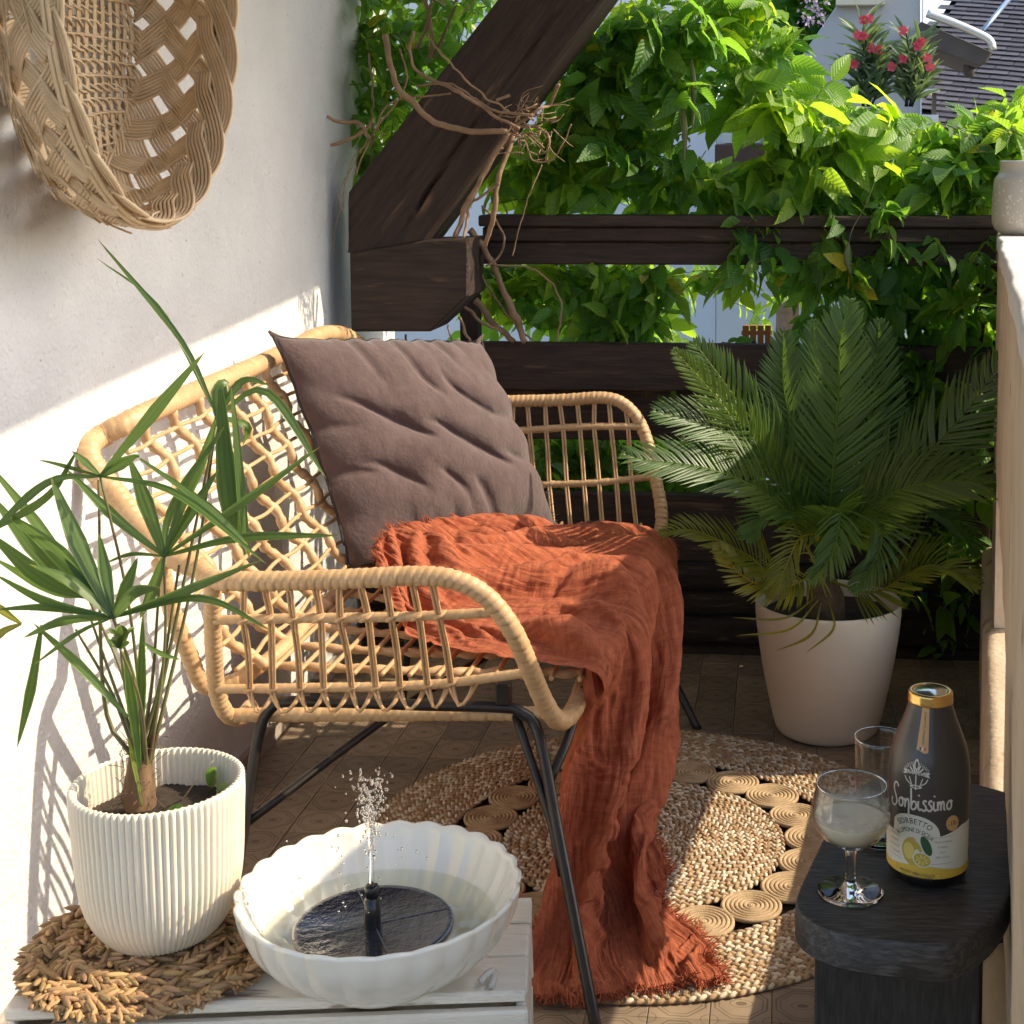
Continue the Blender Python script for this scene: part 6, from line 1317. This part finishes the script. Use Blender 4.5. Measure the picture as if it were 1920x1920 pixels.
# slate roof: slope facing the camera and left, rising away
o0 = at_y(1725, 260, 8.6); o1 = at_y(2080, 300, 8.2); r0 = at_y(1860, -80, 10.6); mbr = MB()
e_u = np.array(o1 - o0); W_ = np.linalg.norm(e_u); e_u /= W_; e_v = np.array(r0 - o0); e_v -= e_u * np.dot(e_v, e_u); H_ = np.linalg.norm(e_v); e_v /= H_; e_n = np.cross(e_u, e_v); e_n = e_n if e_n[1] < 0 else -e_n
O_ = np.array(o0); mbr.add([O_ + e_u * -.35, O_ + e_u * (W_ + .6), O_ + e_u * (W_ + .6) + e_v * (H_ + .9), O_ - e_u * .35 + e_v * (H_ + .9), O_ - e_u * .35 - e_n * .15, O_ + e_u * (W_ + .6) - e_n * .15, O_ + e_u * (W_ + .6) + e_v * (H_ + .9) - e_n * .15, O_ - e_u * .35 + e_v * (H_ + .9) - e_n * .15], [(0, 1, 2, 3), (4, 7, 6, 5), (0, 4, 5, 1), (1, 5, 6, 2), (2, 6, 7, 3), (3, 7, 4, 0)]); roof = mbr.build('roof', M_slate, hD, False)
rh = .062
tiles = [MB() for _ in range(6)]; sm = []
for k in range(6):
    mb = MB(); t = rng.uniform(.7, 1.3); w_ = .20; h_ = rh * 1.25; th = .008
    V = [e_u * 0, e_u * (w_ - .005), e_u * (w_ - .005) + e_v * h_, e_v * h_]; V = [np.array(v) for v in V]; V = [v + e_n * (th + .012 * (1 if i < 2 else 0)) for i, v in enumerate(V)] + [v + e_n * (.001 + .012 * (1 if i < 2 else 0)) for i, v in enumerate(V)]
    V = [v + e_v * rng.uniform(-.006, .006) * (i % 4 < 2) for i, v in enumerate(V)]; mb.add(V, [(0, 1, 2, 3), (4, 7, 6, 5), (0, 4, 5, 1), (1, 5, 6, 2), (3, 2, 6, 7), (0, 3, 7, 4)], (t, t, t * 1.03)); sm.append(mb.mesh('slate', M_slate, False))
cnt = 0
for r_i in range(int((H_ + .8) / rh)):
    for c_i in range(-2, int((W_ + .5) / .2)):
        p = O_ + e_v * (r_i * rh) + e_u * (c_i * .2 + (.1 if r_i % 2 else 0)); d = Vector(p) - cam.location; q = RM.transposed() @ d; X_ = PPX + FPX * q.x / -q.z; Y_ = PPY - FPX * q.y / -q.z
        if not (1690 < X_ < 1935 and -25 < Y_ < 250) or cnt > 295: continue
        cnt += 1; o = link('slate', sm[int(rng.integers(0, 6))], roof, tuple(p))
wbox('wall', (1690, 2400), (2300, 262), 8.9, 11, M_hw, hD)
# dormer hood: sloping box with a pale rounded edge tube and a post
M_hood = mat('hood_grey', (.085, .065, .055), (.06, .05, .042), 6, .7); M_tube = mat('pale_metal', (.62, .60, .56), None, rough=.4, metal=.6)
hq = [at_y(*q, 7.7) for q in ((1728, 40), (1862, 98), (1850, 118), (1838, 124), (1728, 82))]; mb = MB(); prism(mb, [(p.x, p.z) for p in hq], 7.7, 8.3, .01); mb.build('dormer_hood', M_hood, hD, smooth=False)
mb = MB(); tube(mb, [at_y(1738, 25, 7.66), at_y(1790, 44, 7.66), at_y(1840, 66, 7.66), at_y(1857, 78, 7.66), at_y(1861, 94, 7.66)], .022, 8, n=24); mb.build('edge_tube', M_tube, hD)
mb = MB(); tube(mb, [at_y(1815, 112, 7.9), at_y(1817, 145, 7.9)], .028, 8); mb.build('hood_post', M_hood, hD)
mb = MB(); tube(mb, [at_y(1842, 58, 8.1), at_y(1895, -5, 8.6)], .014, 6); mb.build('roof_cable', mat('bluish_metal', (.25, .33, .45), None, rough=.3, metal=.6), hD)
# terrace ledge with post below the oleander
tl = empty('terrace', (2.2, 7, -6.2), 'pale terrace ledge with a slim post beside the slate roof', 'terrace')
wbox('ledge', (1700, 172), (1762, 166), 6.9, 7.3, M_hw, tl); wbox('post', (1749, 215), (1756, 172), 7.0, 7.06, M_hood, tl); wbox('base_wall', (1560, 2600), (1760, 215), 6.95, 7.25, M_hw, tl)
# oleander
M_ol = palm_mat('oleander_leaf', (.07, .13, .07), (.10, .16, .09), (.15, .22, .06)); M_fl = mat('red_petal', (.62, .03, .07), (.70, .10, .14), 30, .6, trans=.3)
def oleander(px0, heads, lab, y=6.2):
    root = empty('oleander', tuple(at_y(px0, 190, y)), lab, 'shrub')
    for (hx, hy) in heads:
        P = [at_y(px0 + (hx - px0) * .2, 200, y), at_y((px0 + hx) / 2 + 6, (200 + hy) / 2, y), at_y(hx, hy, y)]; C = spline(P, 24); mb = MB(); tube(mb, C, [.006, .003], 5, n=20); mb.build('stem', M_ol, root)
        mb = MB()
        for i in range(44):
            s = rng.uniform(.1, 1); p = C[int(s * 23)]; a = rng.uniform(0, 6.28); d = np.array([math.cos(a), math.sin(a) * .7, rng.uniform(.2, 1.1)]); d /= np.linalg.norm(d); l = rng.uniform(.09, .15)
            blade(mb, p, p + d * l * .5 + V3(0, 0, .008), p + d * l, .020, nseg=6, pleats=1, fold=.2, blunt=.0, c=(1, 1, 1) if rng.random() < .6 else (2.0, 1.9, 1.7))
        mb.build('foliage', M_ol, root)
        mb = MB()
        for f in range(int(rng.integers(1, 3))):
            c = np.array(at_y(hx + rng.normal(0, 6), hy + rng.normal(4, 6), y - .06))
            for k in range(5):
                a = k * 1.257 + rng.uniform(0, .4); t = V3(math.cos(a), -.3, math.sin(a)); s = V3(-math.sin(a), 0, math.cos(a)); mb.add([c, c + t * .014 + s * .009, c + t * .023, c + t * .014 - s * .009], [(0, 1, 2, 3)])
        mb.build('flower', M_fl, root, False)
oleander(1625, [(1612, 60), (1640, 85), (1665, 120), (1590, 120), (1618, 40)], 'oleander with red flowers against the light grey gable')
oleander(1700, [(1700, 62), (1726, 72), (1690, 110), (1745, 110)], 'smaller oleander with two red flower heads at the white house corner')
# wisteria blossom, flower pots
M_bl = mat('lilac_petal', (.30, .22, .42), (.45, .38, .55), 40, .7, trans=.3); mb = MB()
for i in range(130):
    p = np.array(at_y(rng.normal(1528, 14), rng.uniform(-30, 50), 4.6 + rng.uniform(-.05, .05))); d = rng.normal(0, 1, 3); d /= np.linalg.norm(d); e = np.cross(d, rng.normal(0, 1, 3)); e /= np.linalg.norm(e); mb.add([p, p + d * .008 + e * .006, p + d * .014, p + d * .008 - e * .006], [(0, 1, 2, 3)])
props(mb.build('wisteria_blossom', M_bl, smooth=False), 'lilac wisteria blossom cluster at the top edge of the hedge', 'flower', kind='stuff')
M_terra = mat('terracotta', (.42, .16, .09), (.36, .13, .07), 8, .8)
for (px, py, w_, y, lab) in ((1530, 268, 22, 5.4, 'terracotta flower pot half hidden in the hedge'),):
    p = at_y(px, py, y); r = w_ / FPX * y; mb = MB(); lathe(mb, [(r * .72, 0), (r * .95, .05), (r, .052), (r, .066), (r * .92, .066), (r * .85, .04), (.001, .04)], tuple(p), 28, cap0=True); props(mb.build('flower_pot', M_terra), lab, 'flower pot')
# brick-red crate slats seen below the handrail
rc = empty('red_slatted_box', tuple(at_y(1415, 660, 4.5)), 'brick red slatted wooden box behind the fence left of the cycad', 'box')
for i in range(4): wbox('slat', (1392 + i * 14, 668), (1404 + i * 14, 610), 4.5, 4.512, M_terra, rc, .001)
wbox('rail', (1390, 660), (1448, 650), 4.513, 4.525, M_terra, rc); wbox('rail', (1390, 628), (1448, 620), 4.513, 4.525, M_terra, rc)
# a tree in the garden between the houses
tr_ = scatter([(1380, -120), (1600, -120), (1560, 0), (1520, 90), (1470, 200), (1380, 200)], 150, 8.6, 9.6, (.13, .2), ln=(.25, .45), tints=(0, 2))
t_ = vine('dark leafy tree standing between the white house and the grey gable', tr_, 0); t_.name = 'garden_tree'; t_['category'] = 'tree'
mb = MB(); tube(mb, [at_y(1470, 2200, 9.2), at_y(1475, 900, 9.2), at_y(1480, 60, 9.2)], [.14, .10, .05], 10, n=20); mb.build('trunk', M_stem, t_)
# far hedge and sunlit shrubs low behind the fence
bs_ = scatter([(880, 490), (1300, 480), (1500, 500), (1500, 580), (1200, 640), (880, 600)], 90, 5.2, 6.4, (.06, .10), tints=(2, 5), holes=[(1310, 575, 70, 55), (1430, 545, 50, 40)])
r_ = vine('sunlit shrub leaves further off below the handrail', bs_, 300); r_.name = 'garden_shrub'; r_['category'] = 'shrub'

# ---------------------------------------------------------------- groups of like things
for o in list(col.objects):
    if o.parent is None:
        k = o.name.split('.')[0]
        gname = {'climbing_vine': 'wisteria vines on the fence', 'oleander': 'oleanders before the grey gable', 'seed_pod': 'wisteria seed pods', 'seedling': 'weeds in the ribbed pot'}.get(k)
        if gname: o['group'] = gname
